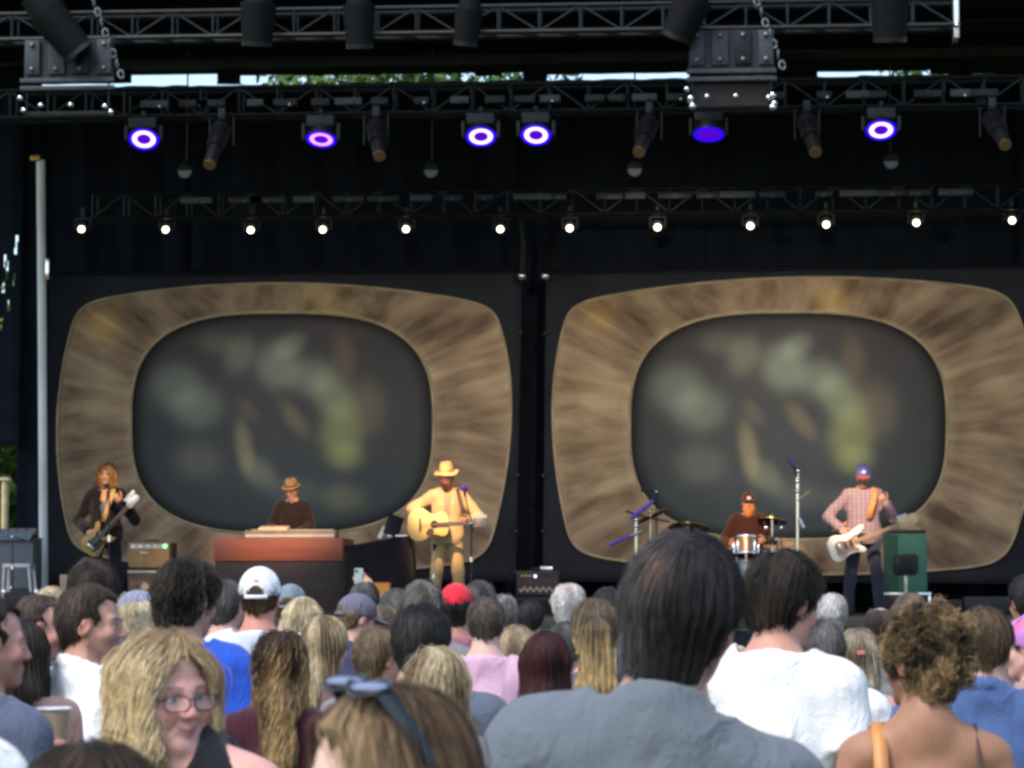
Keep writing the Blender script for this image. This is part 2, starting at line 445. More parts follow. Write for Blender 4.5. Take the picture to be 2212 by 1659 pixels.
# ------------------------------------------------------------------ hair
def hair_sdf(style, p):
    """distance to the hair mass in head space; p: dict of numbers"""
    off = p.get('off', .014); sd = p.get('seed', 1)
    fz = p.get('fz', 0.)                                   # hairline shift
    def cutfront(F, X, Y, Z):
        yl = np.interp(Z, [-.14, -.06, -.025, .02, .06, .088, .12], [-.035, -.022, .012, .045, .07, .09, .25]).astype(f32)
        rec = p.get('recede', 0.)
        if rec: yl = yl - rec * np.clip((np.abs(X) - .012) / .03, 0, 1) * np.clip((Z - .02) / .03, 0, 1)
        return smax(F, (Y - yl - fz) * .8, .01)
    def cutears(F, X, Y, Z):
        return smax(F, -ell(np.abs(X), Y, Z, (.088, .004, -.02), (.03, .03, .044)), .008)
    def f(X, Y, Z):
        A = np.abs(X); top = p.get('top', 0.)
        cr = ell(X, Y, Z, (0, -.012, .03 + top * .4), (.076 + off, .097 + off, .088 + off + top))
        if style == 'short':
            F = smin(cr, cone(X * .82, Y, Z, (0, -.05, .0), (0, -.05, -.09), .055 + off * .5, .04 + off * .3), .025)
            n = p.get('nape', .085)
            F = smax(F, -(Z + n - A * .35 + .008) - .004 * np.sin(X * 190 + sd), .012)
            F = cutfront(F, X, Y, Z); F = cutears(F, X, Y, Z)
            if 'bald' in p:
                b = p['bald']; F = smax(F, -ell(X, Y, Z, b[:3], b[3:]), .012)
        elif style == 'crop':                              # hair only round the sides
            F = smin(cr, cone(X * .82, Y, Z, (0, -.05, .0), (0, -.05, -.07), .055, .05), .02)
            F = smax(F, -(Z + p.get('nape', .075)), .01); F = cutfront(F, X, Y, Z); F = cutears(F, X, Y, Z)
            F = smax(F, -ell(X, Y, Z, (0, .03, .13), (.058, .1, .075)), .01)
        elif style == 'bob':
            L = p.get('L', .13); w = p.get('w', .1)
            F = smin(cr, rbox(X, Y, Z, (0, -.012, -.03 - L / 2 + .05), (w - .035, .06, L / 2 + .01), .035), .03)
            o = p.get('open', .06)
            F = smax(F, -ell(X, Y, Z, (p.get('ox', 0), .09, p.get('oz', -.045)), (o, .085, p.get('oh', .108))), .012)
            F = smax(F, -cone(X, Y, Z, (0, .13, -.1), (0, .03, -.3), .05, .07), .02)
            F = cutfront2(F, X, Y, Z)
        elif style == 'long':
            L = p.get('L', .32); w = p.get('w', .09); k = .062 / w
            F = smin(cr, cone(X * k, Y, Z, (0, -.035, .0), (0, -.075, -.15), .062, .058), .03)
            F = smin(F, cone(X * k, Y, Z, (0, -.075, -.14), (p.get('dx', 0) * k, -.125, -L), .056, p.get('tip', .03)), .03)
            if p.get('sides', 1): F = smin(F, rbox(A, Y, Z, (.068, -.005, -.075), (.006, .03, .1), .016), .02)
            F = smax(F, -ell(X, Y, Z, (0, .09, -.045), (p.get('open', .062), .08, .115)), .012)
            F = cutfront2(F, X, Y, Z)
        elif style == 'pony':                              # half gathered, tail falling from the crown
            F = smin(cr, cone(X * .82, Y, Z, (0, -.05, .0), (0, -.05, -.06), .055, .05), .02)
            F = smax(F, -(Z + .06), .01); F = cutfront(F, X, Y, Z); F = cutears(F, X, Y, Z)
            L = p.get('L', .3)
            F = smin(F, cone(X, Y, Z, (0, -.1, .055), (0, -.135, .01), .022, .03), .012)
            F = smin(F, cone(X * .62, Y, Z, (0, -.135, .01), (0, -.13, -L * .6), .03, .042), .02)
            F = smin(F, cone(X * .62, Y, Z, (0, -.13, -L * .6), (0, -.14, -L), .042, .02), .02)
        elif style == 'updo':
            F = smin(cr, cone(X * .82, Y, Z, (0, -.05, .0), (0, -.05, -.075), .055, .045), .02)
            F = smax(F, -(Z + .085), .012); F = cutfront(F, X, Y, Z); F = cutears(F, X, Y, Z)
            F = smin(F, ell(X, Y, Z, (.03, -.085, .06), (.068, .06, .07)), .03)
            F = smin(F, ell(X, Y, Z, (-.02, -.05, .115), (.06, .06, .035)), .03)
            F = smin(F, ell(X, Y, Z, (.025, -.1, -.01), (.055, .045, .06)), .03)
        elif style == 'mop':                               # loose chin-length curls
            F = smin(cr, rbox(X, Y, Z, (0, -.015, -.045), (.062, .055, .05), .045), .04)
            F = smax(F, -ell(X, Y, Z, (0, .095, -.05), (.062, .085, .118)), .012)
            F = cutfront2(F, X, Y, Z)
        elif style == 'beard':
            g = p.get('big', 1.); F = ell(X, Y, Z, (0, .045, -.085), (.062 * g, .055 * g, .05)); F = smin(F, ell(X, Y, Z, (0, .06, -.13), (.045 * g, .035 * g, .05 * g)), .03)
            F = smax(F, -ell(X, Y, Z, (0, .1, -.069), (.024, .03, .009)), .006)
            F = smax(F, (Z + .05 - A * .7), .01)
        a = p.get('amp', 0.)
        if a: F = F + a * wob(X, Y, Z, p.get('fr', (90, 90, 50)), sd, 7)
        a = p.get('lock', .0015)
        if a: F = F + a * np.sin(np.arctan2(X, -(Y + .012)) * 26 + 5 * wob(X, Y, Z, (25, 25, 14), sd + 5, 4))
        return F
    def cutfront2(F, X, Y, Z):
        yl = np.interp(Z, [-.3, .0, .05, .085, .12], [.09, .095, .092, .095, .25]).astype(f32)
        return smax(F, (Y - yl - fz) * .8, .01)
    return f

def trace(f, P, comb, steps, sl, lev, rg, curl=0., cf=1.2, flow=None):
    N = len(P); out = np.zeros((N, steps, 3), f32); ph = rg.rand(N) * 6.28; e = .004
    P = P.astype(f32).copy(); last = None
    sl = sl * (.7 + .6 * rg.rand(N))[:, None]
    for i in range(steps):
        d = f(P[:, 0], P[:, 1], P[:, 2])
        g = np.stack([f(P[:, 0] + e, P[:, 1], P[:, 2]) - d, f(P[:, 0], P[:, 1] + e, P[:, 2]) - d, f(P[:, 0], P[:, 1], P[:, 2] + e) - d], 1)
        g /= np.linalg.norm(g, axis=1, keepdims=True) + 1e-6
        P = P - g * np.clip(d - lev, -.012, .012)[:, None]
        D = comb(P); D = D - g * (D * g).sum(1, keepdims=True)
        D /= np.linalg.norm(D, axis=1, keepdims=True) + 1e-6
        if last is not None:
            D = D * .55 + last * .45; D /= np.linalg.norm(D, axis=1, keepdims=True) + 1e-6
        last = D
        if curl:
            s = np.cross(D, g); o = P + (s * np.sin(ph + i * cf)[:, None] + g * np.cos(ph + i * cf)[:, None]) * curl
        else: o = P
        out[:, i] = o
        P = P + D * sl
    return out

def curves_obj(name, pts, rad, C, parent):
    N, n, _ = pts.shape
    cu = bpy.data.hair_curves.new(name)
    cu.add_curves([n] * N)
    cu.attributes['position'].data.foreach_set('vector', np.ascontiguousarray(pts, f32).ravel())
    ra = cu.attributes.get('radius') or cu.attributes.new('radius', 'FLOAT', 'POINT')
    prof = np.interp(np.linspace(0, 1, n), [0, .15, .6, 1], [.5, 1, .9, .15])
    ra.data.foreach_set('value', (np.outer(rad, prof)).astype(f32).ravel())
    ca = cu.attributes.new('col', 'FLOAT_COLOR', 'CURVE')
    C4 = np.ones((N, 4), f32); C4[:, :3] = C; ca.data.foreach_set('color', C4.ravel())
    cu.materials.append(HAIR)
    o = bpy.data.objects.new(name, cu); link(o, parent)
    return o

def make_hair(name, head, style, p, base, light, n, parent, hv=.007, length=None, rad=.0011, seed=0):
    """hair mass (mesh) with strands (curves) over it; colours linear"""
    rg = np.random.RandomState(seed + 11)
    f = hair_sdf(style, p)
    L = p.get('L', .12)
    lo = (-.16, -.21, -max(.16, L + .09)); hi = (.16, .16, .2)
    zs = axis(lo[2], hi[2], .02 if lo[2] < -.25 else hv, (max(lo[2], -.2), hi[2], hv)) if lo[2] < -.2 else axis(lo[2], hi[2], hv)
    xs = axis(lo[0], hi[0], hv); ys = axis(lo[1], hi[1], hv)
    if style in ('long', 'pony', 'bob') and L > .12: zs = axis(lo[2], hi[2], hv * 1.3)
    X, Y, Z = np.meshgrid(xs, ys, zs, indexing='ij', sparse=True)
    V, Q = snet(xs, ys, zs, (f(X, Y, Z) + np.zeros((len(xs), len(ys), len(zs)), f32)).astype(f32))
    if not len(V): return None
    base = np.array(base, f32); light = np.array(light, f32)
    fs = p.get('streak', (60, 60, 12))
    def shade(x, y, z):
        w = np.clip(.5 + .75 * wob(x, y, z, fs, seed + 3, 6) + p.get('lt', 0), 0, 1)
        r = p.get('root')
        if r is not None: w = np.clip(w * np.clip((r - z) / .09, .0, 1.0) + p.get('tipl', .25) * np.clip((r - .08 - z) / .12, 0, 1), 0, 1)
        return w[:, None]
    def patch(P, C):
        if 'patch' not in p: return C
        q = p['patch']; g = .75 * np.exp(-(((P - np.array(q[:3], f32)) ** 2).sum(1)) / q[3] ** 2)[:, None]
        return C * (1 - g) + np.array(q[4:], f32) * g
    w = shade(V[:, 0], V[:, 1], V[:, 2])
    Mx = np.array(head.mat4(), f32)
    def tow(a): return a @ Mx[:3, :3].T + Mx[:3, 3]
    me = mesh_np(name, tow(V), Q); setcol(me, patch(V, (base * (1 - w) + light * w) * .8))
    ho = obj(name, me, HCAP, parent)
    if n:
        crown = np.array(p.get('crown', (0, -.045, .12)), f32)
        part = p.get('part', 0.)
        grav = p.get('grav', 1.0)
        sw = p.get('sweep', (0, 0, 0))
        def comb(P):
            D = P - crown
            if part: D[:, 1] *= .35
            D = D / (np.linalg.norm(D, axis=1, keepdims=True) + .01)
            D[:, 2] -= grav
            D += np.array(sw, f32)
            if p.get('mess'): D += p['mess'] * np.stack([wob(P[:, 0], P[:, 1], P[:, 2], (50, 50, 50), seed + 20 + q, 4) for q in range(3)], 1)
            return D
        seeds = V[rg.randint(0, len(V), n)] + rg.normal(size=(n, 3)) * .002
        steps = p.get('steps', 7)
        lev = ((rg.rand(n) ** 1.5 + 1.6 * (rg.rand(n) < .07) * rg.rand(n)) * p.get('lift', .006) - .001).astype(f32)
        ln = length or .045
        T = trace(f, seeds, comb, steps, ln / steps, lev, rg, p.get('curl', 0.), p.get('cf', 1.2))
        m = T[:, steps // 2]
        w = shade(m[:, 0], m[:, 1], m[:, 2]); w = np.clip(w + rg.normal(size=(n, 1)) * .13, 0, 1)
        C = patch(m, (base * (1 - w) + light * w) * (.75 + .5 * rg.rand(n, 1)))
        curves_obj('strands', tow(T.reshape(-1, 3)).reshape(n, steps, 3), rad * (.6 + .8 * rg.rand(n)), C, ho)
    return ho

# ------------------------------------------------------------------ people
def person(label, base, s, yaw=0., hy=0., hp=0., hr=0., hs=1.0, fem=False, w=1.0, dep=1., belly=0., skin=(.5, .3, .22), face=None, arms=None, legs=None,
           hair=None, hairc=((.05, .035, .025), (.1, .07, .05)), hairn=900, hairlen=None, hairrad=.0012, shirt=('tee', (.5, .5, .5)), trouser=(.03, .035, .05),
           hv=.008, cv=.022, seed=0, facecol=None, palms=None, group='audience in front of the stage', beard=None, bust=None, shoes=False, pants=True, armhair=None, shirtk=None, vv=None, hd=0., hf=0., hx=0., tilt=0.):
    face = face or {}; facecol = facecol or {}
    H = Head(hy, hp, hr, hs, hd, hf, hx)
    AR = arms_of(w, arms); LG = legs_of(legs)
    allp = [q for a in AR for q in a[:3]] + [q for l in LG for q in l]
    x1 = max(.3, max(abs(q[0]) for q in allp) + .12); y0 = min(-.2, min(q[1] for q in allp) - .12); y1 = max(.2, max(q[1] for q in allp) + .16)
    z0 = -.02 if legs != 'sit' else .4
    hc = H.c
    xs = axis(-x1, x1, cv, (hc[0] - .115, hc[0] + .115, hv)); ys = axis(y0, y1, cv, (hc[1] - .135, hc[1] + .14, hv)); zs = axis(z0, 1.84, cv * 1.3, (1.38, 1.82, hv))
    F = Field(xs, ys, zs)
    torso(F, w, fem, belly, 0., dep)
    for k, (sh, el, wr, hk) in enumerate(AR):
        F.cone(sh, el, .05 if not fem else .042, .038 if not fem else .033, .03)
        F.cone(el, wr, .038 if not fem else .033, .026 if not fem else .022, .015)
    for hip, kn, an in LG:
        F.cone(hip, kn, .085, .055, .04); F.cone(kn, an, .055, .038, .03)
        F.cone((an[0], an[1] - .03, an[2] - .05), (an[0] * 1.1, an[1] + .15, an[2] - .06), .036, .03, .03)
    nb = (.046 if fem else .055) * (.5 + .5 * w)
    hb = H.c + H.M @ np.array((0, -.022, -.045), f32) * hs
    F.cone((0, -.025, 1.43), tuple(float(q) for q in hb), nb + .008, nb, .04)
    hl = [float(q) for q in H.c]
    F.add(lambda X, Y, Z: head_field(*H.local(X, Y, Z), fem=fem, **face) * hs, [q - .16 for q in hl], [q + .16 for q in hl], .018)
    V, Q = F.mesh()
    lx, ly, lz = H.local(V[:, 0], V[:, 1], V[:, 2])
    near = (np.abs(lx) < .1) & (lz > -.14) & (np.abs(ly) < .14)
    C = np.tile(np.array(skin, f32), (len(V), 1))
    if near.any(): C[near] = head_color(lx[near], ly[near], lz[near], skin, **facecol)
    nv = len(V)
    for k, (sh, el, wr, hk) in enumerate(AR):
        sg = 1 if k == 0 else -1
        pl = (palms or {}).get('R' if sg > 0 else 'L', (-sg, .2, 0))
        hV, hQ = place_hand(hk, wr, el, sg, pl)
        Q = np.concatenate([Q, hQ + len(V)]); V = np.concatenate([V, hV.astype(f32)])
        C = np.concatenate([C, np.tile(np.array(skin, f32) * np.array([1., .94, .92], f32), (len(hV), 1))])
    me = mesh_np('person', V, Q); setcol(me, C)
    o = obj('person', me, SKIN); o.location = base; o.rotation_euler = (0, R(tilt), R(yaw)); o.scale = (s, s, s)
    tag(o, label, 'person', group)
    # clothes
    kind = shirt[0] if shirt else None
    if kind:
        m = shirt[1] if not isinstance(shirt[1], tuple) else cloth('%.2f_%.2f_%.2f' % shirt[1], shirt[1])
        off = (shirt[2] if len(shirt) > 2 else .013) + (.005 if kind not in ('dress', 'tank') else .002)
        v = vv or (.011 if hv < .008 else .014)
        ax_ = x1
        G = Field(axis(-ax_, ax_, v), axis(y0, y1, v), axis(.72 if kind != 'dress' else .6, 1.6, v))
        torso(G, w, fem, belly, off, dep)
        slv = {'tee': .62, 'polo': .62, 'shirt': 2, 'jacket': 2, 'tank': 0, 'dress': 0, 'hood': 2}[kind]
        X, Y, Z = G.X, G.Y, G.Z
        if kind not in ('tank', 'dress'): G.ell((0, 0, .93), (.185 * w + off, .138 * dep + off, .2), .06)
        for sh, el, wr, hk in AR:
            if slv and slv < 1:
                d = np.array(el) - np.array(sh); Ln = np.linalg.norm(d); d /= Ln
                def slf(x, y, z):
                    q = cone(x, y, z, sh, el, (.05 if not fem else .043) + off, (.047 if not fem else .041) + off * 1.2)
                    return np.maximum(q, ((x - sh[0]) * d[0] + (y - sh[1]) * d[1] + (z - sh[2]) * d[2]) - Ln * slv)
                G.add(slf, [min(sh[q], el[q]) - .16 for q in range(3)], [max(sh[q], el[q]) + .16 for q in range(3)], .03)
            elif slv:
                G.cone(sh, el, (.052 if not fem else .045) + off, .042 + off, .035)
                e3 = tuple(el[q] + (wr[q] - el[q]) * .93 for q in range(3))
                G.cone(el, e3, .042 + off, .032 + off, .02)
        G.F = G.F + (.006 * wob(X, Y, Z, (38, 38, 12), seed + 31, 6) + .0035 * wob(X, Y, Z, (18, 18, 60), seed + 77, 6) + .0028 * (.3 - np.abs(wob(X, Y, Z, (70, 70, 34), seed + 55, 5)))).astype(f32) * (shirtk or 1.)
        hem = .82 if kind not in ('dress',) else .62
        G.F = np.maximum(G.F, (hem - Z))
        if kind in ('tee', 'polo', 'shirt', 'jacket', 'hood'):
            z1 = 1.485 if kind == 'tee' else 1.5
            rr = np.sqrt(X ** 2 + (Y + .02) ** 2)
            G.F = smax(G.F, -np.maximum(-(Z - (z1 - .45 * (Y + .07))) * .9, rr - .1 * (.4 + .6 * w)), .006)
        if kind in ('jacket',):
            G.F = smax(G.F, -cone(X * 1.5, Y, Z, (0, .16, 1.0), (0, .1, 1.52), .02, .075), .008)
        if kind == 'tank':
            G.F = smax(G.F, -cone(np.abs(X), Y, Z, (.23 * w, 0, 1.2), (.165 * w, 0, 1.5), .085, .082), .01)
            G.F = smax(G.F, -ell(X, Y, Z, (0, .06, 1.5), (.075, .14, .12)), .01)
            G.F = smax(G.F, -ell(X, Y, Z, (0, -.1, 1.5), (.08, .1, .11)), .01)
        if kind == 'dress':
            G.F = smax(G.F, (Z - (1.24 + .5 * np.clip(np.abs(X) - .06, 0, .1) + .35 * (Y + .1))), .008)
        if kind in ('polo', 'shirt'):
            rr = np.sqrt(X ** 2 + ((Y + .02) * .95) ** 2)
            zc = Z - (1.495 - .42 * (Y + .06))
            ring = np.maximum(np.abs(rr - (.07 + .012 * (.5 - zc * 20)) * (.5 + .5 * w)) - .007, np.abs(zc) - .022)
            ring = np.maximum(ring, -(cone(X * 2, Y, Z, (0, .2, 1.4), (0, .05, 1.48), .04, .03)))
            G.F = smin(G.F, ring.astype(f32), .006)
        sV, sQ = G.mesh()
        sme = mesh_np('shirt', sV, sQ)
        nm = {'tee': 'shirt', 'polo': 'polo_shirt', 'shirt': 'shirt', 'jacket': 'jacket', 'tank': 'tank_top', 'dress': 'dress', 'hood': 'jacket'}[kind]
        obj(nm, sme, m, o)
    if pants and trouser:
        v = .02 if shoes else .035
        m = cloth('tr_%.2f_%.2f_%.2f' % trouser, trouser)
        T = Field(axis(-.35, .35, v), axis(-.24, max(.26, y1 if legs == 'sit' else .26), v), axis(z0 + .05, 1.06, v))
        T.ell((0, -.01, .95), ((.168 if fem else .162) * w + .015, .12 * dep + .015, .13), .05)
        for hip, kn, an in LG: T.cone(hip, kn, .1, .072, .04); T.cone(kn, an, .072, .062, .03)
        T.F = T.F + (.006 * wob(T.X, T.Y, T.Z, (30, 30, 26), seed + 5, 6)).astype(f32)
        T.F = np.maximum(np.maximum(T.F, T.Z - 1.02), (LG[0][2][2] - .03) - T.Z)
        tV, tQ = T.mesh(); obj('trousers', mesh_np('trousers', tV, tQ), m, o)
    if shoes:
        for hip, kn, an in LG:
            K = Field(axis(an[0] - .09, an[0] + .1, .012), axis(an[1] - .13, an[1] + .27, .012), axis(an[2] - .12, an[2] + .06, .012))
            K.cone((an[0], an[1] - .03, an[2] - .045), (an[0] * 1.1, an[1] + .16, an[2] - .055), .048, .042, .02); K.cone((an[0], an[1] - .02, an[2] - .03), (an[0], an[1], an[2] + .02), .046, .046, .02)
            K.F = np.maximum(K.F, (an[2] - .09) - K.Z)
            kV, kQ = K.mesh(); obj('shoe', mesh_np('shoe', kV, kQ), mat('shoe_leather', (.03, .02, .015), rough=.5), o)
    # hair
    if hair:
        make_hair('hair', H, hair[0], hair[1], hairc[0], hairc[1], hairn, o, hv=max(hv, .006), length=hairlen, rad=hairrad, seed=seed)
    if beard:
        make_hair('beard', H, 'beard', beard[2] if len(beard) > 2 else {}, beard[0], beard[1], 250, o, hv=.008, length=.04, rad=.0015, seed=seed + 4)
    return o, H

def head_part(name, F_or_mesh, H, m, parent, smooth=True):
    """a mesh given in head space"""
    V, Q = F_or_mesh
    Mx = np.array(H.mat4(), f32)
    return obj(name, mesh_np(name, np.asarray(V, f32) @ Mx[:3, :3].T + Mx[:3, 3], Q, smooth), m, parent)
def cap_on(H, parent, m, mb=None, back_open=True, vis=True, v=.006, low=.012, tilt=.1, strapm=None, brimlen=.08, flip=1):
    """baseball cap: dome, brim, strap over the opening"""
    xs = axis(-.12, .12, v); ys = axis(-.14, .21, v); zs = axis(-.05, .16, v)
    X, Y, Z = np.meshgrid(xs, ys, zs, indexing='ij', sparse=True)
    Yf = Y * flip
    D = ell(X, Y, Z, (0, -.012, .034), (.089, .11, .1))
    D = smax(D, -(Z - low - tilt * Yf), .006)
    D = smax(D, -ell(X, Y, Z, (0, -.012, .03), (.078, .1, .09)), .004)
    D = D - .0012 * np.cos(np.arctan2(X, Y) * 6) ** 40
    if back_open: D = smax(D, -(np.sqrt(X ** 2 + (Z - low + .015 - .022) ** 2) - .03 + np.where(Yf < -.03, 0, 9)), .004)
    c = head_part('cap', snet(xs, ys, zs, (D + np.zeros((len(xs), len(ys), len(zs)))).astype(f32)), H, m, parent)
    zb = Z - (low + .004 + .1 * .1 + tilt * .0 - (Yf - .08) * .12 - (X ** 2) * 3.2)
    Bq = np.maximum(np.maximum(np.abs(zb) - .0042, np.sqrt((X / .078) ** 2 + ((Yf - .075) / (brimlen + .03)) ** 2) * .07 - .07), -(ell(X, Y, Z, (0, -.012, .03), (.08, .1, .3))))
    Bq = np.maximum(Bq, .03 - Yf)
    zs2 = axis(-.05, .09, .0035); X, Y, Z = np.meshgrid(xs, ys, zs2, indexing='ij', sparse=True); Yf = Y * flip
    zb = Z - (low + .02 - (Yf - .08) * .15 - (X ** 2) * 3.2)
    Bq = np.maximum(np.maximum(np.abs(zb) - .0042, (np.sqrt((X / .078) ** 2 + ((Yf - .075) / (brimlen + .03)) ** 2) - 1) * .06), -ell(X, Y, Z, (0, -.012, .03), (.08, .1, .3)))
    Bq = np.maximum(Bq, .03 - Yf)
    bm_ = snet(xs, ys, zs2, (Bq + np.zeros((len(xs), len(ys), len(zs2)))).astype(f32))
    head_part('brim', bm_, H, mb or m, c)
    if back_open:
        b = B(); n = 9
        pts = [(.088 * math.sin(a), flip * (-.012 - .112 * math.cos(a)), low + .004 - .012) for a in np.linspace(-.55, .55, n)]
        b.tube(pts, .008, 6)
        so_ = b.done('strap', strapm or m, c); so_.matrix_local = H.mat4()
    return c
# ------------------------------------------------------------------ the setting
STZ = 1.53                                   # stage floor height
def sheet(name, x0, x1, y0, y1, z, m, kind='structure'):
    me = bpy.data.meshes.new(name); me.from_pydata([(x0, y0, z), (x1, y0, z), (x1, y1, z), (x0, y1, z)], [], [(0, 1, 2, 3)])
    return tag(obj(name, me, m), kind=kind)
sheet('ground', -600, 600, -400, 900, 0, mat('lawn', (.035, .055, .02), rough=.95, spec=.1, c2=(.07, .085, .035), scale=3, bump=.6, bscale=40))

# stage: deck, skirt, roof
stg = empty('concert_stage', (0, 36, 0), label='black roofed concert stage with raised deck facing the audience', cat='stage')
def sp(b, name, m, smooth=True):
    o = b.done(name, m, stg, smooth=smooth); o.location = (0, -36, 0); return o
DECK = mat('stage_deck', (.018, .017, .017), rough=.55, var=.4, scale=3, bump=.1)
X0, X1, YF, YB = -13.0, 9.5, 30.2, 42.2
for i in range(9):
    a = X0 + (X1 - X0) * i / 9; b = X0 + (X1 - X0) * (i + 1) / 9
    sp(B().box(((a + b) / 2, (YF + YB) / 2, STZ - .06), (b - a - .006, YB - YF, .12), bev=.004), 'deck_panel', DECK)
for i in range(9):
    a = X0 + (X1 - X0) * i / 9; b = X0 + (X1 - X0) * (i + 1) / 9
    sp(B().box(((a + b) / 2, YF + .03, .7), (b - a - .01, .03, 1.4)), 'skirt_panel', BLKCLOTH)
ROOFZ = 9.42
sp(B().box(((X0 + X1) / 2, 35.2, ROOFZ + .1), (X1 - X0 + 3, 13.2, .16)), 'roof', mat('roof_skin', (.012, .013, .015), rough=.8, var=.3))
for i in range(7):                            # roof beams under the skin
    y = 29.4 + i * 1.7
    sp(B().box(((X0 + X1) / 2, y, ROOFZ - .09), (X1 - X0 + 3, .1, .18)), 'roof_beam', DARKM)
for x in (X0 - .4, X1 + .4):
    for y in (29.2, 41.6):
        sp(B().box((x, y, ROOFZ / 2), (.5, .5, ROOFZ)), 'tower', BLACK)
def curtain(name, x0, x1, y, z0, z1, label, group=None, folds=9., amp=.05, holes=None, nx=None, yaw=0., m=None):
    n = nx or max(16, int((x1 - x0) * 28)); nz = 12 if not holes else 60
    rg = random.Random(hash(label) % 1000 if False else len(label))
    ph = rg.random() * 6
    vs_, fs_ = [], []
    for j in range(nz + 1):
        z = z0 + (z1 - z0) * j / nz
        for i in range(n + 1):
            x = x0 + (x1 - x0) * i / n
            f_ = math.sin(x * folds + ph + .5 * math.sin(x * 2.3)) * amp * (1 - .3 * j / nz) + math.sin(x * folds * 2.1 + z * .4) * amp * .3
            vs_.append((x - x0, f_, z - z0))
    for j in range(nz):
        for i in range(n):
            if holes and (i, j) in holes: continue
            k = j * (n + 1) + i
            fs_.append((k, k + 1, k + n + 2, k + n + 1))
    me = mesh_np(name, vs_, fs_)
    o = obj(name, me, m or BLKCLOTH); o.location = (x0, y, z0); o.rotation_euler = (0, 0, yaw)
    md = o.modifiers.new('thick', 'SOLIDIFY'); md.thickness = .01
    return tag(o, label, 'curtain', group)
BX = [S(u, 500, 41.2).x for u in (66, 400, 760, 1118, 1190, 1520, 1860, 2300)]
where = ['beside the steel pole', 'behind the guitarist', 'behind the keyboard player', 'behind the gap between the two TV pictures', 'behind the cymbals', 'behind the drummer', 'behind the bassist']
for i in range(7):
    curtain('back_curtain', BX[i] - .02, BX[i + 1] + .02, 41.2 + (i % 2) * .06, STZ, S(1106, 174, 41.2).z, 'black rear stage curtain hanging in folds ' + where[i], 'black curtains at the rear of the stage')
# opening at the stage side with trees behind: side legs left of the steel pole
xa, xb = S(-60, 700, 39.6).x, S(46, 700, 39.6).x
zt, zo = S(20, 330, 39.6).z, S(20, 962, 39.6).z
n_, nz_ = 40, 60
hol = set()
for hu, hv_, ru, rv in ((14, 672, 3.5, 12), (33, 640, 3.5, 11), (35, 618, 3.0, 7), (6, 700, 3.5, 14), (18, 733, 4, 9), (2, 760, 3, 12), (30, 688, 2, 6), (8, 655, 2.5, 8)):
    for i in range(n_):
        for j in range(nz_):
            u = -60 + 106 * (i + .5) / n_; z = zo + (zt - zo) * (j + .5) / nz_
            v = 962 + (330 - 962) * (j + .5) / nz_
            if ((u - hu + (v - hv_) * .12) / ru) ** 2 + ((v - hv_) / rv) ** 2 < 1: hol.add((i, j))
curtain('side_curtain', xa, xb, 39.6, zo, 9.2, 'black side curtain with torn holes letting daylight through', None, holes=hol, nx=n_, amp=.03)
curtain('side_curtain', S(36, 900, 39.7).x, S(80, 900, 39.7).x, 39.75, STZ, 9.2, 'narrow black side curtain between the doorway and the steel pole', None, amp=.03)
curtain('side_curtain', S(2205, 900, 41.0).x, X1 + .6, 41.0, STZ, 9.0, 'black side curtain beyond the brighter TV picture', None)

for i, (ua, ub, vb) in enumerate(((-60, 288, 185), (286, 474, 162), (472, 522, 185), (520, 640, 164), (638, 1028, 163), (1026, 1084, 166), (1082, 1132, 160), (1130, 1182, 185), (1180, 1490, 162), (1488, 1766, 185), (1764, 2010, 157), (2008, 2300, 160))):
    curtain('roof_border', S(ua, 150, 41.6).x, S(ub, 150, 41.6).x, 41.5 + .05 * (i % 2), S((ua + ub) / 2, vb, 41.6).z, 9.5, 'short black border cloth under the rear roof edge ' + ['over the steel pole', 'over the guitarist', 'over the organ end', 'over the organ', 'over the keyboard player and singer', 'before the picture gap', 'at the edge of the picture gap', 'in the picture gap', 'over the cymbals', 'behind the brown motor box', 'over the bassist', 'beyond the bassist'][i], 'black border cloths under the roof', amp=.015, m=mat('grey_border', (.05, .05, .05), rough=.9))
